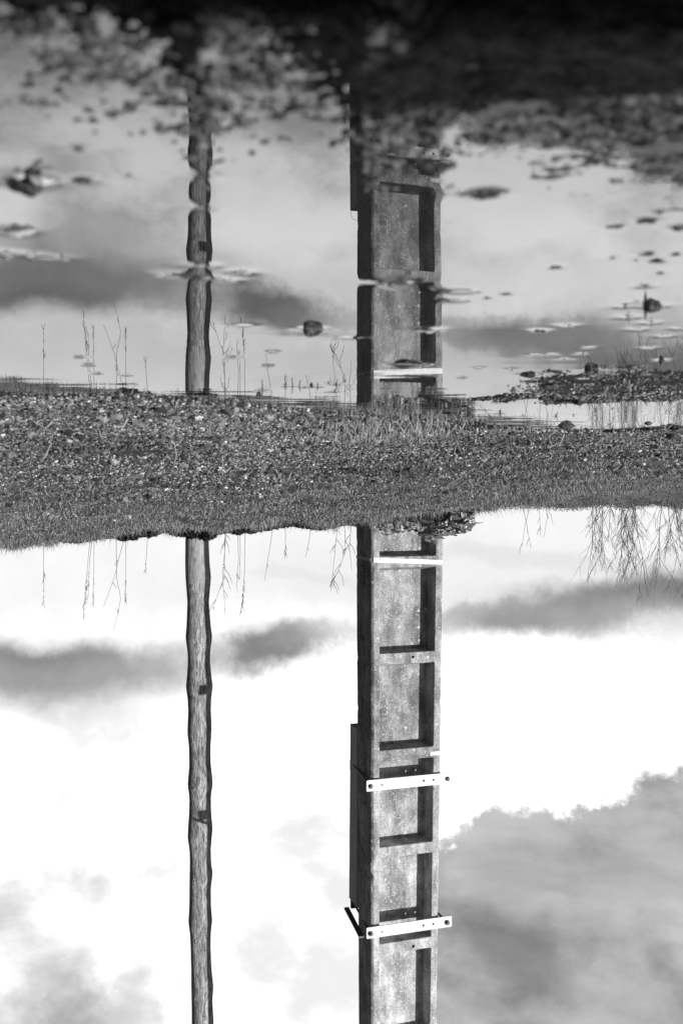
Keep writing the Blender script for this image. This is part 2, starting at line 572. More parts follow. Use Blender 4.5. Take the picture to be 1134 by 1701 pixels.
def ground_z(X, Y):
    X = np.asarray(X, float)
    Y = np.asarray(Y, float)
    R = np.sqrt(X * X + Y * Y)
    phi = np.abs(np.arctan2(X, Y))
    Ys = np.maximum(Y, 0.02)
    px = 567 - np.clip(X / Ys, -1.1, 1.1) * F
    px = np.where(Y > 0.02, px, 567 - np.sign(X) * 1.1 * F)
    De = np.interp(px, EDGE_PX, EDGE_D)
    # the puddle closes round the sides of the camera
    closing = sstep(0.75, 1.35, phi)
    De = De * (1 - closing) + 0.10 * closing
    Q = np.where(closing > 0, R * closing + Ys * (1 - closing), Ys)
    zr = H + (np.interp(px, RIDGE_PX, RIDGE_PY) - YH) * RY / F
    zr = zr * (1 - closing) + 0.12 * closing
    # far bank
    s = (Q - De) / (RY - De)
    sc = np.clip(s, 0, 1)
    bank = zr * sc ** 1.45
    fine = fbm(X * 55, Y * 55, 4)
    bank = bank + fine * (0.0006 + 0.0055 * sc) + fbm(X * 6, Y * 6, 3) * 0.02 * sc * (1 - sc) + fbm(X * 2.5, Y * 11, 3) * 0.026 * sstep(0.02, 0.3, sc) * (1 - 0.7 * sc) + 0.0008 * (sc > 0)
    # beyond the crest the land drops to a flat field
    drop = sstep(RY, RY + 0.55, Q)
    field = 0.0 + 0.02 * fbm(X * 0.7, Y * 0.7, 3)
    bank = bank * (1 - drop) + np.minimum(field, bank) * drop
    # puddle floor
    floor = -np.clip((De - Q) * 0.11, 0, 0.012) + fine * 0.0009
    z = np.where(s > 0, bank, floor)
    # little gravel spit on the right
    gx, gy = (X + 0.37), (Y - 0.547)
    qx, qy = np.abs(gx) - 0.22, np.abs(gy) - 0.045
    sd = np.sqrt(np.maximum(qx, 0) ** 2 + np.maximum(qy, 0) ** 2) + np.minimum(np.maximum(qx, qy), 0) - 0.062
    sd = sd + 0.045 * fbm(X * 16 + 3, Y * 16, 4)
    spit = 0.0021 * sstep(0.04, -0.05, sd) - 0.0015 + fbm(X * 45, Y * 60, 4) * 0.0013
    inside = sstep(0.06, 0.0, sd)
    z = np.where((s < 0.0) | (inside > 0), np.maximum(z, spit * inside + z * (1 - inside)), z)
    # near mud, breaking the surface in small flats
    u = np.clip(-X / Ys, -1, 1)
    pxn = 567 + u * F
    Dc = np.interp(pxn, [-300, 0, 80, 150, 400, 580, 605, 740, 765, 900, 1000, 1134, 1500], [.104, .110, .117, .124, .129, .137, .156, .156, .142, .151, .158, .165, .168])
    Dc = Dc + 0.021 * np.exp(-((pxn - 343) / 45) ** 2) + 0.006 * np.exp(-((pxn - 655) / 70) ** 2)
    base = np.interp(Y - Dc, [-0.15, -0.05, -0.02, 0, 0.02, 0.05, 0.10], [0.012, 0.0022, 0.0003, -0.0001, -0.0006, -0.0022, -0.012])
    mud = base + 0.0007 * fbm(X * 110 + 5, Y * 230, 2, 0.6) + 0.0011 * fbm(X * 420, Y * 620, 3, 0.65) * (1 - 0.55 * sstep(740, 860, pxn)) + 0.0006 * sstep(740, 860, pxn) * fbm(X * 70, Y * 330, 2)
    nearm = sstep(0.30, 0.22, R) * sstep(1.7, 1.2, phi)
    z = np.where(nearm > 0, np.maximum(mud, floor) * nearm + z * (1 - nearm), z)
    # unseen bank added behind the camera, its height shaped for light on the near mud
    back = sstep(1.15, 1.75, phi)
    zb = 0.004 + 0.046 * sstep(0.05, 0.17, R) + fbm(X * 30, Y * 30, 4) * 0.006 * sstep(0.05, 0.2, R) + 0.05 * sstep(0.5, 4, R)
    z = z * (1 - back) + zb * back
    return z


def grid_mesh(name, rows, phis, zfun):
    PH, RR = np.meshgrid(phis, rows)
    # rows are distances along +Y inside the view, radial outside it
    k = np.where(np.abs(PH) < 0.6, 1 / np.cos(np.clip(PH, -0.6, 0.6)), 1 / math.cos(0.6))
    R = RR * k
    X = np.sin(PH) * R
    Y = np.cos(PH) * R
    Z = zfun(X, Y)
    co = np.stack([X, Y, Z], -1).reshape(-1, 3)
    nr, nc = RR.shape
    i = np.arange(nr - 1)[:, None] * nc + np.arange(nc - 1)[None, :]
    q = np.stack([i, i + 1, i + nc + 1, i + nc], -1).reshape(-1, 4)
    me = bpy.data.meshes.new(name)
    me.vertices.add(len(co))
    me.vertices.foreach_set('co', co.ravel())
    me.loops.add(q.size)
    me.loops.foreach_set('vertex_index', q.ravel())
    me.polygons.add(len(q))
    me.polygons.foreach_set('loop_start', np.arange(0, q.size, 4))
    me.polygons.foreach_set('loop_total', np.full(len(q), 4))
    me.update(calc_edges=True)
    me.validate()
    return me


front = np.arctan(np.arange(-760, 761, 3.0) / F)
side = np.linspace(front[-1], math.pi, 70)[1:]
PHIS = np.concatenate([-side[::-1], front, side])
rows_near = np.concatenate([np.linspace(0.004, 0.078, 16), H * F / (YH - np.arange(-235, 722, 2.6))])
rows = np.concatenate([rows_near, np.geomspace(rows_near[-1] * 1.004, 4.6, 240), np.geomspace(4.65, 1500, 60)])
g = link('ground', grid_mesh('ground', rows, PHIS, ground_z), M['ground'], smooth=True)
tag(g, kind='structure')

# ---------------------------------------------------------------- things standing in the water: (px, py, half width px) drive the meniscus too
MEN = []


def wet(px, py, half, amp=0.00045):
    D = DW(py)
    MEN.append((-(px - 567) * D / F, D, half * D / F, amp))


def ico(sub=2, seed=0, rough=0.18, scale=(1, 1, 1)):
    bm = bmesh.new()
    bmesh.ops.create_icosphere(bm, subdivisions=sub, radius=1)
    r = random.Random(seed)
    off = Vector((r.uniform(-9, 9), r.uniform(-9, 9), r.uniform(-9, 9)))
    from mathutils import noise as mn
    for v in bm.verts:
        k = 1 + rough * 2 * mn.noise(v.co * 1.3 + off) + rough * 0.7 * mn.noise(v.co * 3.5 + off)
        v.co = Vector((v.co.x * scale[0], v.co.y * scale[1], v.co.z * scale[2])) * k
    return bm


def stone(px, py, wpx, hpx, label, name='stone', cat='stone', m='stone_dark', group=None, sub=3, rough=0.2, D=None, base_z=0.0, depth=0.8, amp=0.00045):
    """a stone whose foot is at photo pixel (px, py) and that stands hpx pixels high"""
    if D is None:
        D = DW(py)
        wet(px, py, wpx * 0.5, min(amp, hpx * D / F * 0.35))
    w, h = wpx * D / F * 0.5, hpx * D / F
    bm = ico(sub, int(px * 7 + py), rough, (w, w * depth, h * 1.25))
    me = bpy.data.meshes.new(name)
    bm.to_mesh(me)
    bm.free()
    o = link(name, me, M[m], smooth=False)
    o.location = (-(px - 567) * D / F, D, base_z - h * 0.25)
    o.rotation_euler = (0, 0, 0)
    return tag(o, label, cat, group)


stone(519, 545, 33, 14, 'dark rounded stone alone in open water left of the concrete pole reflection')
stone(1083, 508, 29, 11, 'smooth dark domed stone beside an upright twig near the right edge')
stone(940, 707, 27, 8, 'dark stone in the narrow channel between gravel spit and far bank')
stone(852, 649, 10, 5, 'small round dark stone in water off the tip of the gravel spit')
stone(430, 657, 10, 6, 'small round stone by the bank between wooden post and pole')
stone(1098, 598, 11, 7, 'dark stone on the pool side of the gravel spit near the right edge')
stone(1076, 703, 12, 4, 'flat dark stone at the foot of the far bank below the bare shrubs')
stone(983, 613, 22, 9, 'dark pebble lump on the front edge of the gravel spit', sub=3, rough=0.3)
stone(517, 640, 6, 5, 'tiny pebble in the row of grass shoots by the bank')
for px, py, w, h, lb in (
        (138, 298, 32, 5, 'oval dark mud clod to the right of the pale leaf scraps'),
        (131, 246, 15, 4, 'small dark mud clod above the oval clod at the left'),
        (214, 290, 9, 2, 'tiny dark mud clod between the oval clod and the wooden post reflection'),
        (897, 549, 20, 3, 'flat dark mud clod in open water right of the concrete pole'),
        (878, 622, 26, 5, 'long low mud clod with a rippled rim before the tip of the spit'),
        (1073, 367, 33, 3, 'wide flat mud clod near the right edge, farther of the nearest two'),
        (1021, 376, 32, 2, 'thin flat mud clod left of the wide clod at upper right'),
        (1076, 421, 26, 3, 'mud clod pierced by a fine upright blade at right'),
        (1091, 433, 28, 3, 'mud clod just behind the one with the fine blade'),
        (1120, 422, 20, 2, 'flat clod touching the right edge of the frame'),
        (922, 443, 21, 3, 'lone oval mud clod between pole reflection and right edge clods'),
        (1095, 353, 18, 2, 'narrow clod in front of the wide flat mud clod'),
        (1128, 379, 22, 4, 'clod cut by the right edge of the frame'),
        (1095, 453, 11, 2, 'tiny clod behind the paired clods at right'),
        (840, 487, 14, 2, 'tiny flat clod right of the floating straw'),
        (805, 322, 62, 6, 'long dark mud flat in water just right of the concrete pole reflection'),
        (1016, 428, 9, 2, 'speck of mud left of the clod with the fine blade'),
        (808, 494, 10, 1.5, 'speck of mud by the floating straw right of the pole'),
        (1055, 432, 9, 1.5, 'speck of mud between the fine blade clod and the lone clod')):
    stone(px, py, w, h, lb, 'mud_clod', 'mud clod', 'clod', 'mud clods standing out of the puddle', sub=3, rough=0.3)

# ---- leaf litter and clod at left
t0 = empty('leaf_litter', (-(50 - 567) * DW(300) / F, DW(300), 0))
tag(t0, 'dark clod with two pale dead leaf scraps leaning on it at the left edge', 'leaf litter')
D = DW(300)
bm = ico(3, 5, 0.25, (30 * D / F, 16 * D / F, 20 * D / F))
me = bpy.data.meshes.new('clod'); bm.to_mesh(me); bm.free()
o = link('clod', me, M['clod'], t0)
o.matrix_parent_inverse = Matrix(); o.location = (0.6 * 8 * D / F, 0, 0)
for (px, w, hh, a) in ((72, 40, 12, 0.2), (33, 20, 8, -0.3)):
    mb = MB()
    c = W(px, 302, D - 0.004)
    c.z = 0.0005
    mb.leaf(c + Vector((w * 0.5 * D / F, 0, 0)), (-1, 0.1, a), (0, -0.6, 0.8), w * D / F, hh * 1.6 * D / F, 0.5, 0.1)
    mb.leaf(c + Vector((w * 0.5 * D / F, -0.0004, 0)), (-0.8, -0.2, a + 0.25), (0, -0.8, 0.6), w * 0.75 * D / F, hh * 1.3 * D / F, 0.4, 0.0)
    mb.build('dead_leaf', M['dry_leaf'], t0)
wet(50, 300, 38, 0.0005)


def litter(px, py, wpx, hpx, label, m='dry_leaf', n=3, seed=1, cat='dead leaf', name='dead_leaf', amp=0.0004):
    r = random.Random(seed)
    D = DW(py)
    mb = MB()
    k = D / F
    for i in range(n):
        a = r.uniform(-0.35, 0.35)
        c = Vector((-(px - 567) * k + (0.5 - i * 0.22) * wpx * k * 0.9, D + r.uniform(-1, 1) * 2 * k, hpx * k * r.uniform(0.1, 0.35)))
        mb.leaf(c, (-1, a, r.uniform(-0.1, 0.35)), (0, -r.uniform(0.2, 0.9), 1), wpx * k * r.uniform(0.5, 0.8), hpx * k * r.uniform(0.9, 1.5), 0.6, r.uniform(0, 0.4))
    wet(px, py, wpx * 0.45, amp)
    o = mb.build(name, M[m])
    return tag(o, label, cat)


litter(20, 381, 52, 11, 'pale crumpled dead leaf floating at the left edge', seed=3, n=4)
litter(706, 547, 46, 9, 'curled dead leaf floating across the dark half of the pole reflection', seed=4, m='grass_pale')
litter(650, 469, 62, 8, 'long dead leaf lying across the pole reflection above the curled one', seed=5, m='grass_pale')
litter(677, 604, 58, 8, 'dead leaf floating where the white band of the pole mirrors', seed=8, m='grass')
litter(903, 636, 24, 12, 'dark ragged leaf clump off the tip of the gravel spit', seed=9, n=6, m='seedling', cat='leaf clump', name='leaf_clump')
litter(583, 561, 24, 2, 'short dark straw touching the left side of the pole reflection', seed=12, n=1, m='stem', cat='straw', name='straw')
litter(762, 483, 46, 3, 'floating straw just right of the pole reflection, farther of two', seed=13, n=2, m='stem', cat='straw', name='straw')
litter(752, 498, 26, 2.5, 'short floating straw against the right side of the pole reflection', seed=14, n=1, m='stem', cat='straw', name='straw')
litter(405, 541, 14, 2, 'pale petal like scrap on the water between post and stone', seed=15, n=1)
litter(340, 344, 44, 2.5, 'pale straw crossing the wooden post reflection, nearer one', seed=16, n=2, cat='straw', name='straw', amp=0.00013)
litter(340, 292, 50, 3, 'dark twig scrap crossing the upper post reflection', seed=17, n=2, m='stem', cat='straw', name='straw', amp=0.00013)
litter(338, 441, 44, 3, 'pale straw crossing the wooden post reflection beside the curved shoot', seed=18, n=2, cat='straw', name='straw', amp=0.00013)

# floating reed blade at the left
mb = MB()
pts, wd = [], []
for i in range(26):
    s = i / 25
    px, py = -40 + 158 * s, 415 + 14 * s + 2.5 * math.sin(s * 5)
    D = DW(py)
    pts.append((-(px - 567) * D / F, D, 0.0003 + 0.0009 * max(0, math.sin(s * 24)) ** 2))
    wd.append(0.0016 * (1 - s * 0.7))
mb.ribbon(pts, wd, (0, 1, 0.3))
tag(mb.build('reed_blade', M['grass']), 'long thin reed blade floating in from the left edge', 'reed blade')
for s in range(9):
    wet(-30 + s * 16, 416 + s * 1.5, 8, 0.00022)


def shoot(px, py, hpx, wpx, label, seed=0, n=3, group='grass shoots standing in the puddle', m='seedling', lean=0.2, amp=0.00032, ground=False, D=None, name='grass_shoot', cat='grass shoot'):
    r = random.Random(seed * 31 + int(px))
    D = D or DW(py)
    k = D / F
    base = Vector((-(px - 567) * k, D, -0.0005))
    if not ground:
        wet(px, py, max(wpx * 0.22, 1.5), amp)
    mb = MB()
    for i in range(n):
        a = r.uniform(-1, 1) * lean + (i - (n - 1) / 2) * 0.35
        hh = hpx * k * (1.0 if i == 0 else r.uniform(0.35, 0.8))
        pts, wd = [], []
        for j in range(5):
            s = j / 4
            pts.append(base + Vector((a * hh * s + 0.25 * a * hh * s * s, r.uniform(-.02, .02) * hh, hh * s * (1 - 0.12 * s))))
            wd.append(max(1.3, 2.3 * (1 - s * 0.75)) * k * (1.1 if i == 0 else 0.8))
        mb.tube(pts, [w * 0.5 for w in wd], 4)
    if wpx > 6:       # leaves lying on the water to both sides
        for sgn in (-1, 1):
            L = wpx * 0.5 * k * r.uniform(0.6, 1.0)
            mb.leaf(base + Vector((0, 0, 0.0012)), (sgn, r.uniform(-0.2, 0.2), r.uniform(-0.02, 0.12)), (0, 0, 1), L, 2.2 * k, 0.3, 0.1)
    return tag(mb.build(name, M[m]), label, cat, group)


SHOOTS = [
    (280, 456, 9, 34, 'upright shoot with side leaves left of the wooden post reflection', 1, 1),
    (357, 462, 10, 40, 'curved shoot leaning out from the wooden post reflection', 2, 2),
    (400, 452, 12, 36, 'strong bent shoot right of the wooden post reflection', 3, 2),
    (379, 465, 7, 18, 'small shoot between the curved and the bent shoot', 4, 2),
    (103, 428, 14, 10, 'single thin spike at the tip of the floating reed blade', 5, 1),
    (131, 593, 4, 18, 'low shoot farthest left in the pool', 6, 2),
    (148, 606, 3, 30, 'flat spreading shoot below the farthest left one', 7, 2),
    (163, 620, 5, 12, 'shoot nearest the bank at the left', 8, 3),
    (212, 623, 3, 12, 'faint little shoot right of the left trio', 9, 1),
    (383, 593, 5, 22, 'dark shoot just right of the wooden post near the bank', 10, 2),
    (452, 584, 5, 24, 'dark dot like shoot between post and stone, upper of two', 11, 1),
    (445, 607, 6, 34, 'shoot with a wide bright water ring between post and pole', 12, 1),
    (436, 647, 20, 18, 'tall straight blade above the small round stone', 13, 1),
    (474, 641, 9, 10, 'leftmost of the row of blades by the bank', 14, 2),
    (486, 641, 17, 5, 'tallest blade of the row by the bank', 15, 1),
    (497, 641, 12, 5, 'bowed blade right of the tallest one in the row', 16, 1),
    (505, 643, 4, 10, 'stubby shoot in the middle of the row by the bank', 17, 3),
    (528, 642, 9, 14, 'rightmost blade of the row by the bank', 18, 1),
    (558, 638, 12, 24, 'branching shoot between the blade row and the pole', 19, 3),
    (546, 636, 5, 10, 'little shoot next to the branching shoot', 20, 2),
    (555, 650, 6, 14, 'low shoot below the branching shoot near the pole', 21, 2),
    (942, 541, 7, 22, 'shoot with a star like ring right of the flat mud clod', 22, 2),
    (965, 587, 6, 18, 'small cross shaped shoot in front of the spit', 23, 3),
    (890, 589, 5, 20, 'leftmost of three ringed shoots in front of the spit', 24, 2),
    (917, 588, 2, 16, 'flattest of three ringed shoots in front of the spit', 25, 1),
    (937, 595, 5, 14, 'rightmost of three ringed shoots in front of the spit', 26, 1),
    (978, 577, 2, 16, 'flat leaf on water above the cross shaped shoot', 27, 1),
    (1036, 509, 10, 20, 'left shoot of the group by the domed stone', 28, 2),
    (1043, 527, 15, 24, 'forked shoot below the group by the domed stone', 29, 2),
    (1080, 536, 12, 24, 'shoot with a hooked tip below the domed stone', 30, 1),
    (1069, 475, 8, 22, 'dark shoot above the upright twig', 31, 2),
    (1056, 502, 4, 12, 'tiny shoot between the domed stone and the left shoot', 32, 2),
    (1075, 421, 10, 2, 'fine blade standing in the mud clod at right', 33, 1),
    (1057, 547, 2, 22, 'flat ringed leaf below the hooked shoot', 34, 1),
    (1103, 558, 2, 24, 'flat ringed leaf near the right edge above the spit', 35, 1),
    (1076, 578, 4, 22, 'low shoot in front of the spit near the dark stone', 36, 2),
    (1128, 545, 2, 24, 'flat leaf on water cut by the right edge', 37, 1),
    (848, 613, 5, 12, 'lone small shoot between pole and spit', 38, 2),
    (768, 627, 4, 14, 'shoot right of the pole reflection near the bank', 39, 2),
    (795, 611, 3, 16, 'thin shoot between pole and long low clod', 40, 1),
    (861, 642, 7, 6, 'shoot by the small round stone off the spit', 41, 3),
    (876, 637, 8, 10, 'paired shoot left of the ragged leaf clump', 42, 3),
    (872, 652, 5, 6, 'tiny shoot right of the small round stone', 43, 2),
    (805, 662, 6, 8, 'little shoot near the bank right of the pole', 44, 2),
    (820, 667, 6, 14, 'sprawling shoot near the bank right of the pole', 45, 4),
    (830, 686, 9, 12, 'spiky shoot in the channel at the foot of the bank', 46, 3),
    (923, 691, 9, 6, 'thin pair of blades in the channel behind the spit', 47, 2),
    (952, 690, 5, 5, 'short blade in the channel right of the thin pair', 48, 1),
    (868, 690, 4, 5, 'faint shoot in the channel left of the thin pair', 49, 1),
    (1015, 679, 4, 6, 'low shoot on the far side of the spit', 50, 3),
    (988, 680, 6, 8, 'paired shoot on the far side of the spit', 51, 3),
]
for px, py, hp, wp, lb, sd, n in SHOOTS:
    shoot(px, py, hp, wp, lb, sd, n, lean=0.12 if n == 1 else 0.25)

# upright twig by the domed stone
D = DW(508)
mb = MB()
k = D / F
b = Vector((-(1069 - 567) * k, D, -0.001))
mb.tube([b, b + Vector((-.3 * k, 0, 12 * k)), b + Vector((-2.5 * k, 0, 30 * k))], [2.4 * k, 2.0 * k, 1.0 * k], 6)
mb.tube([b + Vector((0, 0, 9 * k)), b + Vector((-4 * k, 0, 16 * k)), b + Vector((-3.6 * k, 0, 24 * k))], [1.5 * k, 1.4 * k, 0.8 * k], 5)
mb.tube([b + Vector((0, 0, 2 * k)), b + Vector((9 * k, 0, 4 * k)), b + Vector((14 * k, 0, 2.5 * k))], [1.5 * k, 1.2 * k, 0.6 * k], 5)
tag(mb.build('twig', M['twig']), 'pale twig standing upright in the water beside the domed stone', 'twig')
wet(1069, 508, 4)

# ---------------------------------------------------------------- water
MENA = np.array(MEN)


def water_z(X, Y):
    z = np.zeros_like(X)
    for x, y, hw, amp in MENA:
        msk = (np.abs(X - x) < hw + 0.012) & (np.abs(Y - y) < hw * 0.7 + 0.012)
        if not msk.any():
            continue
        dx, dy = X[msk] - x, Y[msk] - y
        hd = max(hw * 0.6, 1e-4)
        hw_ = max(hw, 1e-4)
        r = np.sqrt((dx / hw_) ** 2 + (dy / hd) ** 2) + 1e-9
        d = np.sqrt(dx * dx + dy * dy) * (1 - 1 / np.maximum(r, 1))
        z[msk] = np.maximum(z[msk], amp * 0.7 * np.exp(-d / 0.0016))
    return z


wr = np.concatenate([np.linspace(0.03, 0.078, 8), H * F / (YH - np.concatenate([np.arange(-235, 200, 4.0), np.arange(200, 730, 1.0)])), [1.35, 1.5, 1.75]])
wphi = np.arctan(np.arange(-900, 901, 3.0) / F)
wside = np.linspace(wphi[-1], 1.5, 30)[1:]
wphi = np.concatenate([-wside[::-1], wphi, wside])
o = link('water', grid_mesh('water', wr, wphi, water_z), M['water'], smooth=True)
tag(o, kind='structure')

# ---------------------------------------------------------------- concrete pole
TH = math.radians(17.9)
AX = Vector((-math.cos(TH), math.sin(TH), 0))      # across the front face, towards picture right
BX = Vector((math.sin(TH), math.cos(TH), 0))       # from the front face to the back
pole = empty('concrete_pole', (-0.280, 4.967, 0.0))
tag(pole, 'tall grey concrete pole with stepped recesses, a white band and two steel brackets', 'utility pole')


def pole_dims(z):
    w = 0.3667 - (z - 0.42) * 0.0128
    d = 0.2325 - (z - 0.42) * 0.0160
    c = Vector((-0.2797 + (z - 0.42) * 0.0036, 4.967, 0))
    return w, d, c


def PW(a, b, z):
    """a metres across from the axis, b metres behind the front face"""
    w, d, c = pole_dims(z)
    q = c + AX * a + BX * (b - d / 2)
    return Vector((q.x, q.y, z))


def build_shaft():
    bm = bmesh.new()
    ch, st, rd = 0.011, 0.040, 0.083
    ledges = [0.425 + 0.4575 * i for i in range(-1, 14)]
    zs = [-0.25]
    cell = []
    for L in ledges:
        sill = L - 0.4575 + 0.052 if L > ledges[0] else -0.02
        zs += [sill, L]
        cell += [False, True]
    zs.append(ledges[-1] + 0.25)
    cell.append(False)
    ringsv = []
    for z in zs:
        w, d, c = pole_dims(z)
        h = w / 2
        r2 = min(rd, d / 2 - 0.02)
        ring = [(-h, ch), (-h + ch, 0), (-h + st, 0), (h - st, 0), (h - ch, 0), (h, ch),
                (h, d - ch), (h - ch, d), (h - st, d), (-h + st, d), (-h + ch, d), (-h, d - ch)]
        ringsv.append([bm.verts.new(PW(a, b, z)) for a, b in ring])
    n = 12
    for i in range(len(zs) - 1):
        lo, hi = ringsv[i], ringsv[i + 1]
        for j in range(n):
            j2 = (j + 1) % n
            if cell[i] and j in (2, 8):
                z0, z1 = zs[i], zs[i + 1]
                w, d, c = pole_dims((z0 + z1) / 2)
                h = w / 2
                r2 = min(rd, d / 2 - 0.018)
                b = r2 if j == 2 else d - r2
                sg = 1 if j == 2 else -1
                q = [bm.verts.new(PW(sg * (-h + st + 0.006), b, z0 + 0.020)), bm.verts.new(PW(sg * (h - st - 0.006), b, z0 + 0.020)),
                     bm.verts.new(PW(sg * (h - st - 0.006), b, z1 - 0.006)), bm.verts.new(PW(sg * (-h + st + 0.006), b, z1 - 0.006))]
                o4 = [lo[j], lo[j2], hi[j2], hi[j]]
                for e in range(4):
                    e2 = (e + 1) % 4
                    bm.faces.new((o4[e], o4[e2], q[e2], q[e]))
                bm.faces.new(q)
            else:
                bm.faces.new((lo[j], lo[j2], hi[j2], hi[j]))
    bm.faces.new(ringsv[-1])
    # break the ruler straight arrises: cut the long edges and wear them a little
    vert_edges = [e for e in bm.edges if abs(e.verts[0].co.z - e.verts[1].co.z) > 0.15]
    bmesh.ops.subdivide_edges(bm, edges=vert_edges, cuts=14, use_grid_fill=True)
    from mathutils import noise as mn
    for v in bm.verts:
        w, d, c = pole_dims(v.co.z)
        q = Vector((v.co.x, v.co.y, 0)) - c
        a, b = q.dot(AX), q.dot(BX) + d / 2
        n1 = mn.noise(v.co * 21) * 0.0006 + mn.noise(v.co * 70) * 0.0008
        chip = max(0.0, mn.noise(v.co * 37 + Vector((7, 1, 3))) - 0.30) * 0.011
        corner = abs(a) > w / 2 - 0.013
        s_ = 1 if a > 0 else -1
        v.co += AX * (-s_ * (chip if corner else 0) + n1) + BX * ((0.6 * chip if (corner and b < d / 2) else 0) + n1 * 0.6)
    bmesh.ops.recalc_face_normals(bm, faces=bm.faces)
    me = bpy.data.meshes.new('shaft')
    bm.to_mesh(me)
    bm.free()
    return me


sh = link('shaft', build_shaft(), M['concrete'], pole)
bv = sh.modifiers.new('bevel', 'BEVEL')
bv.width = 0.0035
bv.segments = 2
bv.limit_method = 'ANGLE'
bv.angle_limit = math.radians(40)


def band(z0, h0, a0, a1, tilt, name, m, side=False, thick=0.0012):
    mb = MB()
    w, d, c = pole_dims(z0)
    n = 24
    vs = []
    r = random.Random(int(z0 * 100))
    for i in range(n + 1):
        a = a0 + (a1 - a0) * i / n
        zz = z0 + tilt * (a - a0)
        j = 0.0012
        for (b, dz) in ((-thick, -h0 / 2 + r.uniform(-j, j)), (-thick, h0 / 2 + r.uniform(-j, j)), (0.001, h0 / 2), (0.001, -h0 / 2)):
            vs.append(PW(a, b, zz + dz))
    fs = []
    for i in range(n):
        k = 4 * i
        for e in range(4):
            e2 = (e + 1) % 4
            fs.append((k + e, k + 4 + e, k + 4 + e2, k + e2))
    fs += [(3, 2, 1, 0), (4 * n, 4 * n + 1, 4 * n + 2, 4 * n + 3)]
    mb.add(vs, fs)
    return mb.build(name, m, pole)


w0, d0, _ = pole_dims(0.44)
zb0 = H + (930.5 - YH) * 4.8 / F
band(zb0, 0.021, -w0 / 2 + 0.010, w0 / 2 - 0.006, 0.054, 'white_band', M['paint'])
# its return on the side face
mb = MB()
vs = []
for i in range(7):
    b = 0.012 + (d0 - 0.024) * i / 6
    for (a, dz) in ((-w0 / 2 - 0.0012, -0.007), (-w0 / 2 - 0.0012, 0.007), (-w0 / 2 + 0.001, 0.007), (-w0 / 2 + 0.001, -0.007)):
        vs.append(PW(a, b, zb0 + dz))
fs = []
for i in range(6):
    for e in range(4):
        e2 = (e + 1) % 4
        fs.append((4 * i + e, 4 * i + e2, 4 * i + 4 + e2, 4 * i + 4 + e))
fs += [(0, 1, 2, 3), (27, 26, 25, 24)]
mb.add(vs, fs)
tag(mb.build('band_return', M['paint_grey'], pole), 'greyer end of the white band on the side face')
zm = H + (1252 - YH) * 4.9 / F
wm, dm, _ = pole_dims(zm)
tag(band(zm, 0.018, wm / 2 - 0.056, wm / 2 - 0.002, 0.02, 'white_band', M['paint']), 'short white paint dash on the right edge')

# form tie holes in the crossbars: short dark tubes sunk in the face
for z, a in ((0.905 - 0.0, 0.028), (2.288, 0.040)):
    mb = MB()
    mb.tube([PW(a, -0.0008, z), PW(a, 0.004, z)], 0.0070, 10)
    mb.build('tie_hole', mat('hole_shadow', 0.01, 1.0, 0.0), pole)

# painted stroke marks on the shaded side, two slanting bars and a thin upright one
def side_mark(p0, p1, wd):
    """p = (photo px, photo py) on the shaded side face"""
    res = []
    for px, py in (p0, p1):
        z = H + (py - YH) * 4.93 / F
        w, d, c = pole_dims(z)
        # intersect the view ray with the side face plane
        u = -(px - 567) / F
        best = None
        for i in range(200):
            b = d * i / 199
            q = PW(-w / 2, b, z)
            e = abs(q.x / q.y - u)
            if best is None or e < best[0]: best = (e, b)
        res.append((best[1], z))
    (b0, z0), (b1, z1) = res
    dz, db = z1 - z0, b1 - b0
    L = math.hypot(dz, db) or 1
    nz, nb = -db / L * wd / 2, dz / L * wd / 2
    mb = MB()
    vs = []
    for off in (-0.0012, 0.0008):
        for (b, z) in ((b0 - nb, z0 - nz), (b0 + nb, z0 + nz), (b1 + nb, z1 + nz), (b1 - nb, z1 - nz)):
            w, d, c = pole_dims(z)
            vs.append(PW(-w / 2 + off, b, z))
    mb.add(vs, [(0, 1, 2, 3), (7, 6, 5, 4), (0, 4, 5, 1), (1, 5, 6, 2), (2, 6, 7, 3), (3, 7, 4, 0)])
    return mb.build('painted_mark', M['paint_grey'], pole)


side_mark((604.3, 1402), (609.8, 1413), 0.016)
side_mark((604.5, 1394.5), (609.4, 1404), 0.009)
side_mark((609.6, 1386), (609.4, 1404), 0.008)


def plate_with_holes(L, hgt, thick, holes):
    """flat bar in the local xz plane, built with real holes"""
    cu = bpy.data.curves.new('flat_bar', 'CURVE')
    cu.dimensions = '2D'
    cu.fill_mode = 'BOTH'
    cu.extrude = thick / 2
    sp = cu.splines.new('POLY')
    c = 0.004
    pts = [(0, c), (c, 0), (L - c, 0), (L, c), (L, hgt - c), (L - c, hgt), (c, hgt), (0, hgt - c)]
    sp.points.add(len(pts) - 1)
    for p, q in zip(sp.points, pts): p.co = (q[0], q[1], 0, 1)
    sp.use_cyclic_u = True
    for (x, y, r) in holes:
        sp = cu.splines.new('POLY')
        sp.points.add(15)
        for i, p in enumerate(sp.points):
            a = 2 * math.pi * i / 16
            p.co = (x + r * math.cos(a), y + r * math.sin(a), 0, 1)
        sp.use_cyclic_u = True
    ob = bpy.data.objects.new('tmp', cu)
    COL.objects.link(ob)
    dg = bpy.context.evaluated_depsgraph_get()
    me = bpy.data.meshes.new_from_object(ob.evaluated_get(dg))
    bpy.data.objects.remove(ob)
    bpy.data.curves.remove(cu)
    return me


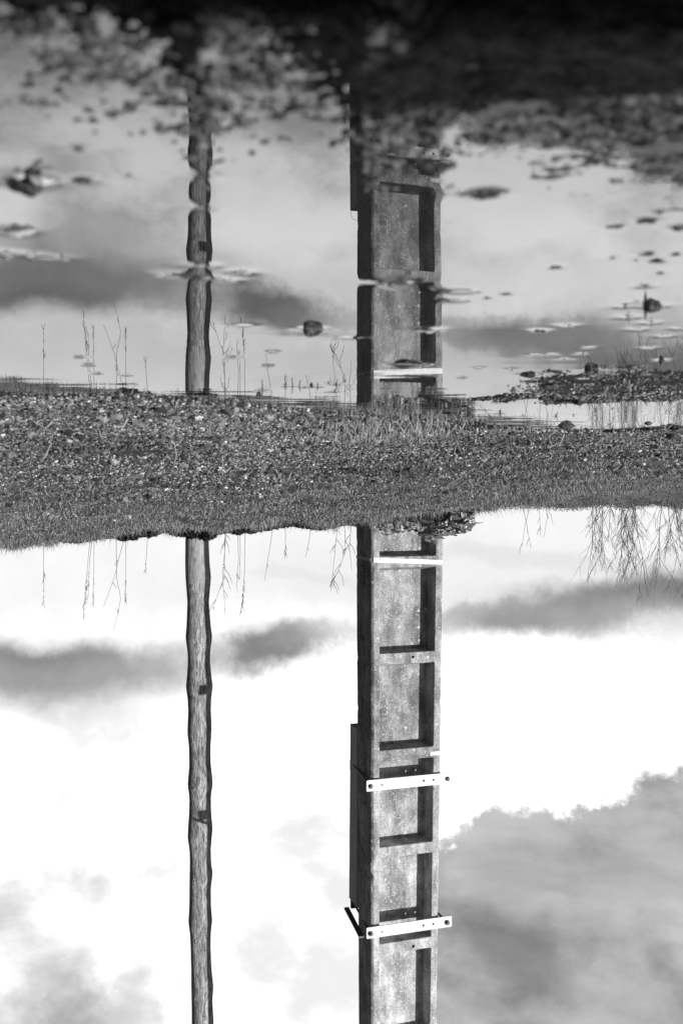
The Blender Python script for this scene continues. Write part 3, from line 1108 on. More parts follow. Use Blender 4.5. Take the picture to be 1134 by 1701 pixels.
def place_plate(name, me, material, a0, b, z0, parent=pole):
    """plate's local x along AX, y along z, local z along the outward normal"""
    me = me.copy()
    org = PW(a0, b, z0)
    R = Matrix(((AX.x, 0, BX.x, org.x), (AX.y, 0, BX.y, org.y), (0, 1, 0, org.z), (0, 0, 0, 1)))
    me.transform(R)
    return link(name, me, material, parent)


def hexbolt(a, b, z, r, length, name='bolt'):
    mb = MB()
    mb.tube([PW(a, b - length, z), PW(a, b + 0.004, z)], r, 6)
    mb.tube([PW(a, b - length - 0.010, z), PW(a, b - length, z)], r * 0.55, 8)
    return mb.build(name, M['rust'], pole)


def bracket(zc, variant):
    w, d, c = pole_dims(zc)
    L, hg = 0.4357, 0.052
    a0 = -w / 2 - 0.030
    fr = -0.012
    if variant == 2: L = 0.434
    me = plate_with_holes(L, hg, 0.006, [(L * .175, hg * .52, .0058), (L * .661, hg * .52, .0058), (L * .777, hg * .52, .0058),
                                         (L * .944, hg * .55, .009), (L * .046, hg * .55, .009)])
    place_plate('front_plate', me, M['galv'], a0, fr, zc - hg / 2)
    # horizontal flange behind the plate's upper edge
    back_b = d + 0.125
    me = plate_with_holes(L, hg, 0.006, [(L * .3, hg * .5, .006)])
    place_plate('rear_plate', me, M['galv_dark'], a0 + 0.036, back_b, zc - hg / 2)
    for s, fa in ((0, .046), (1, .944)):
        a = a0 + L * fa
        mb = MB()
        mb.tube([PW(a, fr - 0.012, zc + 0.003), PW(a + (0.036 if s == 0 else 0.0), back_b + 0.012, zc + 0.003)], 0.0055, 8)
        mb.build('threaded_rod', M['rust'], pole)
        hexbolt(a, fr - 0.002, zc + 0.003, 0.0125, 0.007 if variant == 2 else 0.004)
    # side arm: flat bar lying along the shaded side
    mb = MB()
    if variant == 2:
        a1, a2, z0, z1, bb0, bb1 = a0 - 0.032, a0 - 0.008, zc + hg / 2 - 0.010, zc + hg / 2 - 0.002, -0.002, back_b
        vs = [PW(a1, bb0, z0), PW(a2, bb0, z0), PW(a2, bb0, z1), PW(a1, bb0, z1), PW(a1 + .034, bb1, z0), PW(a2 + .034, bb1, z0), PW(a2 + .034, bb1, z1), PW(a1 + .034, bb1, z1)]
        mb.add(vs, [(0, 1, 2, 3), (7, 6, 5, 4), (0, 4, 5, 1), (1, 5, 6, 2), (2, 6, 7, 3), (3, 7, 4, 0)])
        mb.build('side_arm', M['galv_dark'], pole)
    else:
        a1, a2, z0, z1, bb0, bb1 = a0 + 0.001, a0 + 0.007, zc - hg / 2 + .002, zc - hg / 2 + 0.014, 0.0, back_b
        vs = [PW(a1, bb0, z0), PW(a2, bb0, z0), PW(a2, bb0, z1), PW(a1, bb0, z1), PW(a1 + .036, bb1, z0), PW(a2 + .036, bb1, z0), PW(a2 + .036, bb1, z1), PW(a1 + .036, bb1, z1)]
        mb.add(vs, [(0, 1, 2, 3), (7, 6, 5, 4), (0, 4, 5, 1), (1, 5, 6, 2), (2, 6, 7, 3), (3, 7, 4, 0)])
        mb.build('side_arm', M['galv_dark'], pole)


bracket(H + (1305.6 - YH) * 4.79 / F, 1)
bracket(H + (1551.2 - YH) * 4.79 / F, 2)
# more brackets of the same sort up the pole, above the picture's edge, are not shown and left out

# cable guard fixed behind the pole
def build_guard():
    mb = MB()
    z0, z1 = H + (1205 - YH) * 5.08 / F, H + (1498 - YH) * 5.08 / F
    n = 6
    w, d, c = pole_dims(z0)
    for (aa0, aa1, b0, b1) in ((-w / 2 + 0.002, -w / 2 + 0.090, d + 0.004, d + 0.108),):
        vs = []
        for z in (z0, z1):
            w, d, c = pole_dims(z)
            for a, b in ((aa0, d + .004), (aa1, d + .004), (aa1, b1), (aa0, b1)):
                vs.append(PW(a, b, z))
        mb.add(vs, [(3, 2, 1, 0), (4, 5, 6, 7), (0, 1, 5, 4), (1, 2, 6, 5), (2, 3, 7, 6), (3, 0, 4, 7)])
    o = mb.build('cable_guard', M['guard'], pole)
    b = o.modifiers.new('bevel', 'BEVEL'); b.width = 0.003; b.segments = 2
    # wire tail coming out of its foot
    mb = MB()
    w, d, c = pole_dims(z0)
    pts = [PW(-w / 2 + 0.003, d + 0.01, z0 - 0.07), PW(-w / 2 - 0.006, d + 0.045, z0 - 0.055), PW(-w / 2 - 0.004, d + 0.08, z0 - 0.03), PW(-w / 2 + 0.006, d + 0.09, z0 + 0.01)]
    mb.tube(pts, 0.0009, 5)
    mb.build('wire', M['galv_dark'], pole)


build_guard()

# ---------------------------------------------------------------- wooden post
WD = 5.7
wpost = empty('wooden_post', (-(328 - 567) * WD / F, WD, 0))
tag(wpost, 'weathered round wooden post with knotty bulges, left of the concrete pole', 'wooden post')
PL = np.array([[792, 308, 345.5], [880, 308.4, 346], [935, 308, 348], [959, 308.5, 350.4], [1000, 311.5, 346.8], [1040, 310, 350], [1058, 308.4, 352.3],
               [1085, 312, 349], [1100, 312.4, 349], [1128, 310.4, 351.5], [1140, 309, 353.5], [1160, 312, 351], [1180, 313, 350.4], [1205, 311.8, 351.8], [1218, 311.6, 351.4], [1240, 314, 350],
               [1270, 314.6, 350.2], [1292, 312.6, 352.8], [1302, 311.7, 353.6], [1325, 314.6, 350.5], [1350, 314.2, 350.8], [1375, 312.4, 353.2], [1390, 311.7, 352.2], [1412, 315, 350.3],
               [1435, 315.4, 351], [1451, 315.2, 353.6], [1475, 315, 350.4], [1505, 314.5, 350.6], [1530, 313, 352.8], [1550, 315.6, 350.5], [1575, 317, 350], [1612, 318, 351.4], [1640, 318, 354.4], [1662, 318.5, 353], [1700, 318.6, 355],
               [1780, 319, 352], [1860, 320, 356], [1950, 321, 352], [2050, 323, 356], [2200, 325, 354], [2600, 330, 356]])


def build_post():
    seg = 40
    zpx = np.concatenate([np.arange(775, 1720, 4.0), np.arange(1730, 2600, 20.0)])
    zs = H + (zpx - YH) * WD / F
    L = np.interp(zpx, PL[:, 0], PL[:, 1])
    Rr = np.interp(zpx, PL[:, 0], PL[:, 2])
    k = np.ones(5) / 5
    Ls, Rs = L.copy(), Rr.copy()
    Ls[3:-3] = np.convolve(L, np.array([.25, .5, .25]), 'same')[3:-3]
    Rs[3:-3] = np.convolve(Rr, np.array([.25, .5, .25]), 'same')[3:-3]
    cx = -((Ls + Rs) / 2 - 567) * WD / F
    rad = (Rs - Ls) / 2 * WD / F
    vs, fs = [], []
    for i, z in enumerate(zs):
        for j in range(seg):
            a = 2 * math.pi * j / seg
            n_ = float(perlin(np.array(a * 3.2 + 5), np.array(z * 2.0))) * 0.002 + float(perlin(np.array(a * 9.0), np.array(z * 7.0))) * 0.0018
            side = abs(math.cos(a))
            r = rad[i] + n_ * (1 - side * 0.7)
            vs.append((cx[i] + r * math.cos(a), WD + r * math.sin(a), z))
    for i in range(len(zs) - 1):
        for j in range(seg):
            j2 = (j + 1) % seg
            fs.append((i * seg + j, i * seg + j2, (i + 1) * seg + j2, (i + 1) * seg + j))
    fs.append(tuple((len(zs) - 1) * seg + j for j in range(seg)))
    mb = MB()
    mb.add(vs, fs)
    mb.build('trunk', M['wood'], wpost, smooth=True)


build_post()
# knots: small raised swellings with a dark cut branch end
for kx, ky, r in ((322, 1155, 3.2), (321, 1226, 3.6), (324, 1457, 3.4), (330, 1556, 4.0), (325, 1650, 2.6), (322, 972, 3.0), (325, 1304, 2.4)):
    cxp = float(np.interp(ky, PL[:, 0], (PL[:, 1] + PL[:, 2]) / 2))
    rp = float(np.interp(ky, PL[:, 0], (PL[:, 2] - PL[:, 1]) / 2))
    s = max(-0.95, min(0.95, (kx - cxp) / rp))
    R = rp * WD / F
    nrm = Vector((-s, -math.sqrt(1 - s * s), 0))
    c = Vector((-(cxp - 567) * WD / F, WD, H + (ky - YH) * WD / F)) + nrm * (R - 0.003)
    mb = MB()
    rr = r * WD / F
    up = Vector((0, 0, 1))
    sd = nrm.cross(up)
    rings = [(1.5, 0.0), (1.1, 0.004), (0.7, 0.0062), (0.45, 0.003)]
    for q, hgt in rings:
        for j in range(10):
            a = 2 * math.pi * j / 10
            mb.v.append(tuple(c + (sd * math.cos(a) * 0.8 + up * math.sin(a) * 1.25) * rr * q + nrm * hgt))
    for i in range(3):
        for j in range(10):
            j2 = (j + 1) % 10
            mb.f.append((i * 10 + j, i * 10 + j2, (i + 1) * 10 + j2, (i + 1) * 10 + j))
    mb.f.append(tuple(30 + j for j in range(10)))
    mb.build('knot', M['wood'], wpost, smooth=True)

# ---------------------------------------------------------------- grit on bank and spit (instanced)
def scatter_grit():
    protos = bpy.data.collections.new('grit_grains')
    for i in range(6):
        bm = ico(1 if i % 2 else 2, 40 + i, 0.28, (1, 0.8 + 0.05 * i, 0.55 + 0.05 * i))
        me = bpy.data.meshes.new('grain')
        bm.to_mesh(me)
        bm.free()
        me.materials.append(M['grit'])
        protos.objects.link(bpy.data.objects.new('grain', me))
    P, S = [], []

    def batch(n, y0, y1, u0, u1, size, keep):
        Y = np.exp(NPR.uniform(math.log(y0), math.log(y1), n))
        u = NPR.uniform(u0, u1, n)
        X = -u * Y
        Z = ground_z(X, Y)
        s = size(Y) * np.exp(np.clip(NPR.normal(0, 0.36, n), -0.8, 0.62))
        k = keep(X, Y, Z) > NPR.random(n)
        P.append(np.stack([X, Y, Z + s * 0.15], -1)[k])
        S.append(s[k])
    # density per d(lnY): width*Y^2*cover/(pi s^2)
    batch(120000, 0.57, 1.5, -0.40, 0.40, lambda Y: 0.0003 + 0.0009 * Y, lambda X, Y, Z: (Z > -0.0005) * np.clip(0.30 + (Y / 1.3) ** 1.3, 0, 1) * np.clip(0.85 + 1.2 * fbm(X * 5, Y * 6, 4), 0.15, 1))
    batch(80000, 1.5, 4.1, -0.40, 0.40, lambda Y: 0.0009 + 0.0006 * Y, lambda X, Y, Z: (Z > 0) * np.clip(1.45 - Y / 2.8, 0.10, 1) * np.clip(0.65 + 1.3 * fbm(X * 2.2, Y * 4, 4), 0.08, 1))
    batch(26000, 0.41, 0.72, 0.14, 0.75, lambda Y: Y * 0 + 0.0005, lambda X, Y, Z: (Z > -0.0004) * (Z < 0.02) * (0.12 + 0.75 * (fbm(X * 50, Y * 60, 3) > 0.05)))
    batch(9000, 0.6, 3.5, -1.2, -0.40, lambda Y: 0.0018 + 0.0010 * Y, lambda X, Y, Z: (Z > 0) * 0.8)
    batch(9000, 0.6, 3.5, 0.40, 1.2, lambda Y: 0.0018 + 0.0010 * Y, lambda X, Y, Z: (Z > 0) * 0.8)
    # odd bigger chips
    batch(900, 0.62, 3.2, -0.40, 0.40, lambda Y: 0.0022 + 0.0014 * Y, lambda X, Y, Z: (Z > 0.0004) * 1.0)
    co = np.concatenate(P)
    sc = np.concatenate(S)
    me = bpy.data.meshes.new('gravel')
    me.vertices.add(len(co))
    me.vertices.foreach_set('co', co.ravel())
    a = me.attributes.new('scl', 'FLOAT', 'POINT')
    a.data.foreach_set('value', sc)
    a = me.attributes.new('rot', 'FLOAT_VECTOR', 'POINT')
    rot = np.stack([NPR.uniform(-.7, .7, len(co)), NPR.uniform(-.7, .7, len(co)), NPR.uniform(0, 6.28, len(co))], -1)
    a.data.foreach_set('vector', rot.ravel())
    ob = bpy.data.objects.new('gravel', me)
    COL.objects.link(ob)
    tag(ob, kind='stuff')
    tag(ob, 'fine grey gravel covering the far bank and the spit', 'gravel')
    ng = bpy.data.node_groups.new('gravel_scatter', 'GeometryNodeTree')
    ng.interface.new_socket('Geometry', in_out='INPUT', socket_type='NodeSocketGeometry')
    ng.interface.new_socket('Geometry', in_out='OUTPUT', socket_type='NodeSocketGeometry')
    nin, nout = ng.nodes.new('NodeGroupInput'), ng.nodes.new('NodeGroupOutput')
    iop = ng.nodes.new('GeometryNodeInstanceOnPoints')
    ci = ng.nodes.new('GeometryNodeCollectionInfo')
    ci.inputs['Collection'].default_value = protos
    ci.inputs['Separate Children'].default_value = True
    ci.inputs['Reset Children'].default_value = True
    iop.inputs['Pick Instance'].default_value = True
    n1 = ng.nodes.new('GeometryNodeInputNamedAttribute'); n1.data_type = 'FLOAT'; n1.inputs[0].default_value = 'scl'
    n2 = ng.nodes.new('GeometryNodeInputNamedAttribute'); n2.data_type = 'FLOAT_VECTOR'; n2.inputs[0].default_value = 'rot'
    er = ng.nodes.new('FunctionNodeEulerToRotation')
    rv = ng.nodes.new('FunctionNodeRandomValue'); rv.data_type = 'INT'
    for s in rv.inputs:
        if s.type == 'INT' and s.name == 'Max' : s.default_value = 5
    L = ng.links.new
    L(nin.outputs[0], iop.inputs['Points'])
    L(ci.outputs[0], iop.inputs['Instance'])
    L(n1.outputs[0], iop.inputs['Scale'])
    L(n2.outputs[0], er.inputs[0])
    L(er.outputs[0], iop.inputs['Rotation'])
    L([s for s in rv.outputs if s.type == 'INT'][0], iop.inputs['Instance Index'])
    L(iop.outputs[0], nout.inputs[0])
    md = ob.modifiers.new('scatter', 'NODES')
    md.node_group = ng


scatter_grit()


# ---------------------------------------------------------------- grass blades
def blades(name, X, Y, L, Wd, m, label, cat='grass', lean=0.5, zoff=-0.001, kinky=0.5):
    n = len(X)
    Z = ground_z(X, Y) + zoff
    ang = NPR.uniform(0, 2 * math.pi, n)
    ln = NPR.uniform(0.1, 1.0, n) * lean
    fa = NPR.uniform(-0.9, 0.9, n)          # blade side vector mostly across
    sx, sy = np.cos(fa), np.sin(fa)
    seg = [0, 0.4, 0.75, 1.0]
    wf = [1.0, 0.85, 0.5, 0.06]
    V = np.zeros((n, 8, 3))
    for i, (s, w) in enumerate(zip(seg, wf)):
        ox = np.cos(ang) * ln * L * (s + kinky * s * s) * 0.7
        oy = np.sin(ang) * ln * L * (s + kinky * s * s) * 0.7
        oz = L * s * (1 - 0.35 * ln * s)
        for q, sg in ((0, -1), (1, 1)):
            V[:, 2 * i + q, 0] = X + ox + sg * sx * Wd * w * 0.5
            V[:, 2 * i + q, 1] = Y + oy + sg * sy * Wd * w * 0.5
            V[:, 2 * i + q, 2] = Z + oz
    base = np.arange(n)[:, None, None] * 8
    Q = np.array([[0, 1, 3, 2], [2, 3, 5, 4], [4, 5, 7, 6]])[None] + base
    q = Q.reshape(-1, 4)
    me = bpy.data.meshes.new(name)
    me.vertices.add(n * 8)
    me.vertices.foreach_set('co', V.ravel())
    me.loops.add(q.size)
    me.loops.foreach_set('vertex_index', q.ravel())
    me.polygons.add(len(q))
    me.polygons.foreach_set('loop_start', np.arange(0, q.size, 4))
    me.polygons.foreach_set('loop_total', np.full(len(q), 4))
    me.update(calc_edges=True)
    o = link(name, me, m)
    tag(o, label, cat, kind='stuff')
    return o


def pick(n, y0, y1, u0, u1, keep=None):
    Y = np.exp(NPR.uniform(math.log(y0), math.log(y1), n))
    u = NPR.uniform(u0, u1, n)
    X = -u * Y
    if keep is not None:
        k = keep(X, Y, u) > NPR.random(n)
        X, Y = X[k], Y[k]
    return X, Y


# short turf all over the bank
X, Y = pick(150000, 0.72, 3.95, -0.45, 0.45, lambda X, Y, u: np.clip((Y - 0.8) / 1.9, 0.05, 1.0) ** 1.3 * np.clip(0.6 - 1.1 * fbm(X * 2.2, Y * 4, 4), 0.1, 1))
blades('turf', X, Y, (0.0030 + 0.0032 * Y) * np.exp(NPR.normal(0, 0.3, len(X))), 0.0007 + 0.0006 * Y, M['grass'],
       'short cropped grass growing through the gravel on the far bank', lean=1.5)
# pale longer grass by the water, in front of the pole
X, Y = pick(1800, 0.76, 1.15, -0.08, 0.14, lambda X, Y, u: np.exp(-((u - 0.05) / 0.06) ** 2) * sstep(0.75, 0.85, Y) * sstep(1.3, 0.9, Y))
blades('bank_grass', X, Y, NPR.uniform(0.005, 0.014, len(X)), NPR.uniform(0.0007, 0.0013, len(X)), M['grass_pale'],
       'pale narrow grass at the water line below the concrete pole', lean=0.8)
X, Y = pick(2600, 0.62, 1.1, -0.40, 0.35, lambda X, Y, u: (ground_z(X, Y) > 0.0001) * 1.0)
blades('edge_grass', X, Y, NPR.uniform(0.003, 0.008, len(X)), NPR.uniform(0.0006, 0.0009, len(X)), M['grass'],
       'thin scattered grass along the water line of the far bank', lean=0.8)
# fringe on the crest
X, Y = pick(17000, 3.72, 4.12, -0.46, 0.46, lambda X, Y, u: 0.5 + 0.5 * (fbm(X * 8, Y * 3, 2) > -0.05))
blades('crest_grass', X, Y, NPR.uniform(0.006, 0.030, len(X)) * (0.7 + 1.3 * np.clip(fbm(X * 7, Y, 3) * 2 + 0.3, 0, 1)), NPR.uniform(0.0018, 0.0035, len(X)), M['grass'],
       'ragged fringe of grass along the crest of the bank', lean=0.8)
cu = NPR.uniform(-0.34, 0.16, 70)
cyy = NPR.uniform(3.90, 4.08, 70)
ii = NPR.integers(0, 70, 1900)
Y = cyy[ii] + NPR.normal(0, 0.012, 1900)
X = -cu[ii] * Y + NPR.normal(0, 0.016, 1900)
blades('crest_tufts', X, Y, NPR.uniform(0.015, 0.042, 1900), NPR.uniform(0.0018, 0.0034, 1900), M['grass'],
       'uneven grass tufts along the crest of the bank', lean=1.2)
X, Y = pick(900, 4.0, 4.15, -0.36, 0.2)
blades('crest_straw', X, Y, NPR.uniform(0.03, 0.075, len(X)), NPR.uniform(0.0010, 0.0018, len(X)), M['stem'],
       'thin straws leaning out over the crest of the bank', lean=1.0)
X, Y = pick(1500, 0.43, 0.68, 0.17, 0.5, lambda X, Y, u: (ground_z(X, Y) > 0.0008) * 1.0)
blades('spit_grass', X, Y, NPR.uniform(0.002, 0.007, len(X)), NPR.uniform(0.0004, 0.0009, len(X)), M['grass'],
       'sparse creeping grass on the gravel spit', lean=1.0)


# turf edge just beyond the crest, its shade painted in as near-black colour
def shaded_edge():
    n = 34000
    u = NPR.uniform(-0.36, 0.04, n)
    px = 567 + u * F
    prof_px = [-60, 60, 110, 190, 250, 300, 345, 360, 450, 520, 590, 640]
    top = [0, 0, 10, 22, 24, 26, 26, 22, 20, 20, 16, 0]
    hp = np.interp(px, prof_px, top)
    Y = NPR.uniform(4.05, 4.30, n)
    X = -u * Y
    hp = hp * (0.75 + 0.6 * fbm(px * 0.02, px * 0.0 + 3, 3)) * (hp > 0)
    zc = H + (np.interp(px, RIDGE_PX, RIDGE_PY) - YH) * RY / F
    hgt = hp * RY / F * 0.95
    zz = zc + (Y - 4.1) * zc * 0.2 + hgt * NPR.random(n) ** 0.8
    V = np.zeros((n, 4, 3))
    L = NPR.uniform(0.006, 0.014, n)
    ax, ay, az = NPR.normal(0, 1, n), NPR.normal(0, 1, n), NPR.normal(0, .7, n)
    bx, by, bz = NPR.normal(0, 1, n), NPR.normal(0, 1, n), NPR.normal(0, .7, n)
    for i, (sa, sb) in enumerate(((-1, -.6), (1, -.6), (1, .6), (-1, .6))):
        V[:, i, 0] = X + L * (sa * ax + sb * bx) * 0.5
        V[:, i, 1] = Y + L * (sa * ay + sb * by) * 0.5
        V[:, i, 2] = zz + L * (sa * az + sb * bz) * 0.35
    V[hp < 2] = 0
    V = V[hp >= 2]
    # solid core
    me = bpy.data.meshes.new('turf_edge')
    n = len(V)
    q = np.arange(n * 4).reshape(-1, 4)
    verts = [tuple(p) for p in V.reshape(-1, 3)]
    faces = [tuple(r) for r in q]
    k = len(verts)
    cols = np.arange(100, 632, 6.0)
    for pxx in cols:
        uu = (pxx - 567) / F
        zc1 = H + (np.interp(pxx, RIDGE_PX, RIDGE_PY) - YH) * RY / F
        ht = np.interp(pxx, prof_px, top) * RY / F * 0.45
        zt = zc1 + 0.01 + ht
        for (yy, z) in ((4.14, zc1 - 0.12), (4.14, zt), (4.30, zt), (4.30, zc1 - 0.2)):
            verts.append((-uu * yy, yy, z))
    for i in range(len(cols) - 1):
        for e in range(3):
            a = k + 4 * i + e
            faces.append((a, a + 1, a + 5, a + 4))
    me.from_pydata(verts, [], faces)
    o = link('turf_edge', me, M['turf_shaded'])
    tag(o, 'rough turf edge with painted-in shade just behind the crest of the bank', 'turf', kind='stuff')


shaded_edge()

# ---------------------------------------------------------------- leafy plants on the crest at the pole's foot
def leafy(pxs, D, n, top, label, seed, lw=(10, 17), name='leafy_plant'):
    r = random.Random(seed)
    k = D / F
    cx = sum(pxs) / 2
    bz = float(ground_z(np.array([-(cx - 567) * k]), np.array([D]))[0])
    rt = empty(name, (-(cx - 567) * k, D, bz))
    tag(rt, label, 'plant')
    st = MB()
    for i in range(n):
        px = r.uniform(*pxs)
        yy = D + r.uniform(-0.09, 0.06)
        x = -(px - 567) * k
        zb = float(ground_z(np.array([x]), np.array([yy]))[0])
        fr = 1 - abs((px - cx) / (pxs[1] - pxs[0])) * 0.5
        L = r.uniform(*lw) * k
        z = zb + top * k * fr * r.random() ** 0.8
        p = Vector((x, yy, z))
        an = r.uniform(0, 2 * math.pi)
        dr = Vector((math.cos(an), math.sin(an) * 0.8 - 0.2, r.uniform(-0.1, 0.9)))
        mb = MB()
        mb.leaf(p, dr, Vector((r.uniform(-.5, .5), r.uniform(-1, 0), 1)), L, L * r.uniform(0.55, 0.8), 0.3, r.uniform(0, 0.5))
        mb.build('leaf', M['leaf'], rt, smooth=True)
        st.tube([Vector((x + r.uniform(-1, 1) * 4 * k, yy, zb - 0.01)), p], [0.0012, 0.0008], 4)
    st.build('stems', M['seedling'], rt)
    return rt


leafy((695, 758), 3.98, 130, 46, 'dense broad leaved plant on the crest before the right half of the concrete pole', 1)
leafy((742, 785), 3.94, 60, 38, 'broad leaved plant spilling right beyond the concrete pole', 2)
leafy((622, 692), 3.98, 90, 30, 'low small leaved plant on the crest before the pole centre', 3, (7, 12))
leafy((785, 815), 3.96, 16, 8, 'little leafy tuft on the crest right of the broad leaved plants', 4, (6, 10))

# ---------------------------------------------------------------- dry weed stems on the crest
WSY = 4.35


def weed(points, label, seed, tuft=0, branches=0, rad=0.9, D=WSY, sub=None):
    r = random.Random(seed)
    k = D / F
    base = W(points[0][0], points[0][1], D)
    gz = float(ground_z(np.array([base.x]), np.array([D]))[0])
    rt = MB()
    P = [Vector((base.x, D, min(gz, base.z) - 0.01))] + [W(px, py, D + 0.012 * i) for i, (px, py) in enumerate(points)]
    # refine
    Q = []
    for i in range(len(P) - 1):
        for s in range(3):
            q = P[i].lerp(P[i + 1], s / 3)
            Q.append(q + Vector((r.uniform(-1, 1), r.uniform(-1, 1), 0)) * 0.4 * k)
    Q.append(P[-1])
    n = len(Q)
    rt.tube(Q, [rad * k * (1 - 0.6 * i / n) * 0.6 for i in range(n)], 5)
    for i in range(branches):
        s = r.uniform(0.35, 0.95)
        fi = s * (n - 1)
        q = Q[min(int(fi), n - 2)].lerp(Q[min(int(fi), n - 2) + 1], fi - min(int(fi), n - 2))
        sg = r.choice((-1, 1))
        l = r.uniform(6, 28) * k
        e = q + Vector((sg * l * r.uniform(0.25, 0.8), r.uniform(-.2, .2) * l, l))
        m_ = q.lerp(e, 0.5) + Vector((sg * l * 0.08, 0, -l * 0.05))
        rt.tube([q, m_, e], [0.45 * k, 0.4 * k, 0.28 * k], 4)
    for i in range(tuft * 2):
        s = 1 - r.random() ** 1.3 * 0.30
        fi = s * (n - 1)
        q = Q[min(int(fi), n - 2)].lerp(Q[min(int(fi), n - 2) + 1], fi - min(int(fi), n - 2))
        sg = r.choice((-1, 1)) * r.uniform(0.3, 1.1)
        l = r.uniform(3, 10) * k
        e = q + Vector((sg * l * 0.42, r.uniform(-.4, .4) * l, l))
        rt.tube([q, e], [0.33 * k, 0.2 * k], 4)
    o = rt.build('weed_stem', M['stem'])
    return tag(o, label, 'weed stem', 'dry weed stems on the crest')


weed([(73, 898), (73, 940), (73, 1002)], 'single dry stem farthest left on the crest', 1, 8)
weed([(150, 896), (145, 950), (139, 1028)], 'tall dry stem with a feathery head, left of its close pair', 2, 12)
weed([(153, 896), (149, 940), (147, 990)], 'middle thin stem of the left group of three', 3, 4)
weed([(157, 896), (156, 950), (155, 1004)], 'right thin stem of the left group of three', 4, 5)
weed([(207, 893), (190, 960), (172, 1008)], 'stem leaning left in front of the curved one', 5, 0, 2)
weed([(193, 893), (194, 960), (201, 995), (196, 1020), (188, 1047)], 'long curved stem, the one reaching highest left of the post', 6, 0, 1)
weed([(209, 893), (209, 950), (209, 998)], 'straight feathery stem right of the curved one', 7, 9)
weed([(246, 890), (243, 925), (241, 953)], 'short fine stem nearest the wooden post on its left', 8, 2)
weed([(374, 885), (372, 960), (352, 1014)], 'forked stem just right of the wooden post', 9, 2, 5)
weed([(376, 885), (370, 950), (374, 1020)], 'crooked branched stem just right of the wooden post', 10, 2, 6)
weed([(395, 885), (396, 930), (393, 977)], 'fine straight stem left of the feathery one', 11, 2)
weed([(407, 884), (406, 950), (401, 1016)], 'feather headed stem right of the wooden post', 12, 14)
weed([(399, 884), (399, 920), (398, 962)], 'thinnest stem beside the feather headed one', 13, 1)
weed([(453, 878), (448, 910), (440, 960)], 'leaning stem midway between post and pole', 14, 1)
weed([(474, 875), (474, 900), (474, 920)], 'short beaded stem midway between post and pole', 15, 5)
weed([(516, 872), (513, 900), (507, 926)], 'short leaning stem nearer the concrete pole', 16, 1)
weed([(560, 872), (556, 920), (550, 975)], 'thin branched weed left of the concrete pole', 17, 2, 7)
weed([(572, 872), (574, 915), (561, 950), (548, 972)], 'many branched weed close to the left side of the concrete pole', 18, 2, 9)
weed([(583, 872), (580, 910), (584, 948)], 'upright weed touching the left side of the concrete pole', 19, 0, 3)
weed([(868, 842), (874, 870), (880, 905)], 'leftmost fine stem left of the bare shrubs', 20, 1, 1)
weed([(880, 838), (872, 870), (866, 908)], 'fine stem leaning left before the bare shrubs', 21, 0, 1)
weed([(893, 836), (896, 855), (897, 888)], 'budded fine stem before the bare shrubs', 22, 2, 1)
weed([(905, 834), (908, 860), (903, 892)], 'short fine stem nearest the bare shrubs', 23, 0, 2)

# ---------------------------------------------------------------- bare shrubs at right
def shrub(px, D, stems, top, spread, label, seed, density=1.0):
    r = random.Random(seed)
    k = D / F
    bx = -(px - 567) * k
    bz = float(ground_z(np.array([bx]), np.array([D]))[0])
    rt = empty('bare_shrub', (bx, D, bz))
    tag(rt, label, 'shrub')
    tw = MB()

    def grow(mb, p, d, L, rad, lvl):
        pts, rr = [p], [rad]
        q = Vector(p)
        dd = Vector(d)
        n = 6
        for i in range(n):
            wv = 0.10 if lvl == 0 else 0.2
            dd = (dd + Vector((r.uniform(-wv, wv), r.uniform(-wv, wv) * 0.7, 0.05))).normalized()
            q = q + dd * (L / n)
            pts.append(q.copy())
            rr.append(rad * (1 - 0.55 * (i + 1) / n))
        mb.tube(pts, rr, 5 if lvl == 0 else 4)
        if lvl < 2:
            nb = int((10 if lvl == 0 else 5) * density)
            for i in range(nb):
                s = r.uniform(0.25, 0.98) if lvl == 0 else r.uniform(0.2, 0.95)
                j = min(int(s * n), n - 1)
                b = pts[j].lerp(pts[j + 1], s * n - j)
                sd = r.choice((-1, 1))
                nd = (dd + Vector((sd * r.uniform(0.2, 0.6), r.uniform(-.4, .4), r.uniform(-.05, .25)))).normalized()
                grow(tw, b, nd, L * r.uniform(0.2, 0.42) if lvl == 0 else L * r.uniform(0.3, 0.6), max(rad * 0.5, 0.0008), lvl + 1)
    for i in range(stems):
        a = (i / (stems - 1) - 0.5) * spread if stems > 1 else 0
        mb = MB()
        d = Vector((-(a + r.uniform(-.06, .06)), r.uniform(-.15, .15), 1)).normalized()
        z0 = Vector((bx + r.uniform(-.10, .10), D + r.uniform(-.04, .04), bz - 0.02))
        grow(mb, z0, d, (top - YH) * k * r.uniform(0.75, 1.12), 0.0027, 0)
        mb.build('branch', M['twig'], rt)
    tw.build('twigs', M['twig'], rt)


shrub(978, 4.9, 3, 940, 0.15, 'slender bare shrub, leftmost of the leafless bushes at right', 3, 0.8)
shrub(1034, 5.0, 5, 965, 0.3, 'bare shrub with fanned out stems, middle of the leafless bushes', 4)
shrub(1082, 5.1, 5, 972, 0.3, 'tall dense bare shrub right of the middle leafless bush', 5, 1.0)
shrub(1135, 5.0, 5, 965, 0.3, 'bare shrub cut by the right edge of the frame', 6)

# ---------------------------------------------------------------- pale stones lying on the bank
def bank_stone(px, py, w, label):
    # walk along the view ray to meet the slope
    lo = None
    for D in np.linspace(0.66, 4.0, 900):
        q = W(px, py, D)
        if float(ground_z(np.array([q.x]), np.array([D]))[0]) >= q.z:
            lo = D
            break
    if lo is None: return
    q = W(px, py, lo)
    stone(px, py, w, w * 0.45, label, 'pale_pebble', 'pebble', 'stone_pale', 'pale pebbles on the bank', sub=2, D=lo, base_z=q.z, rough=0.2)


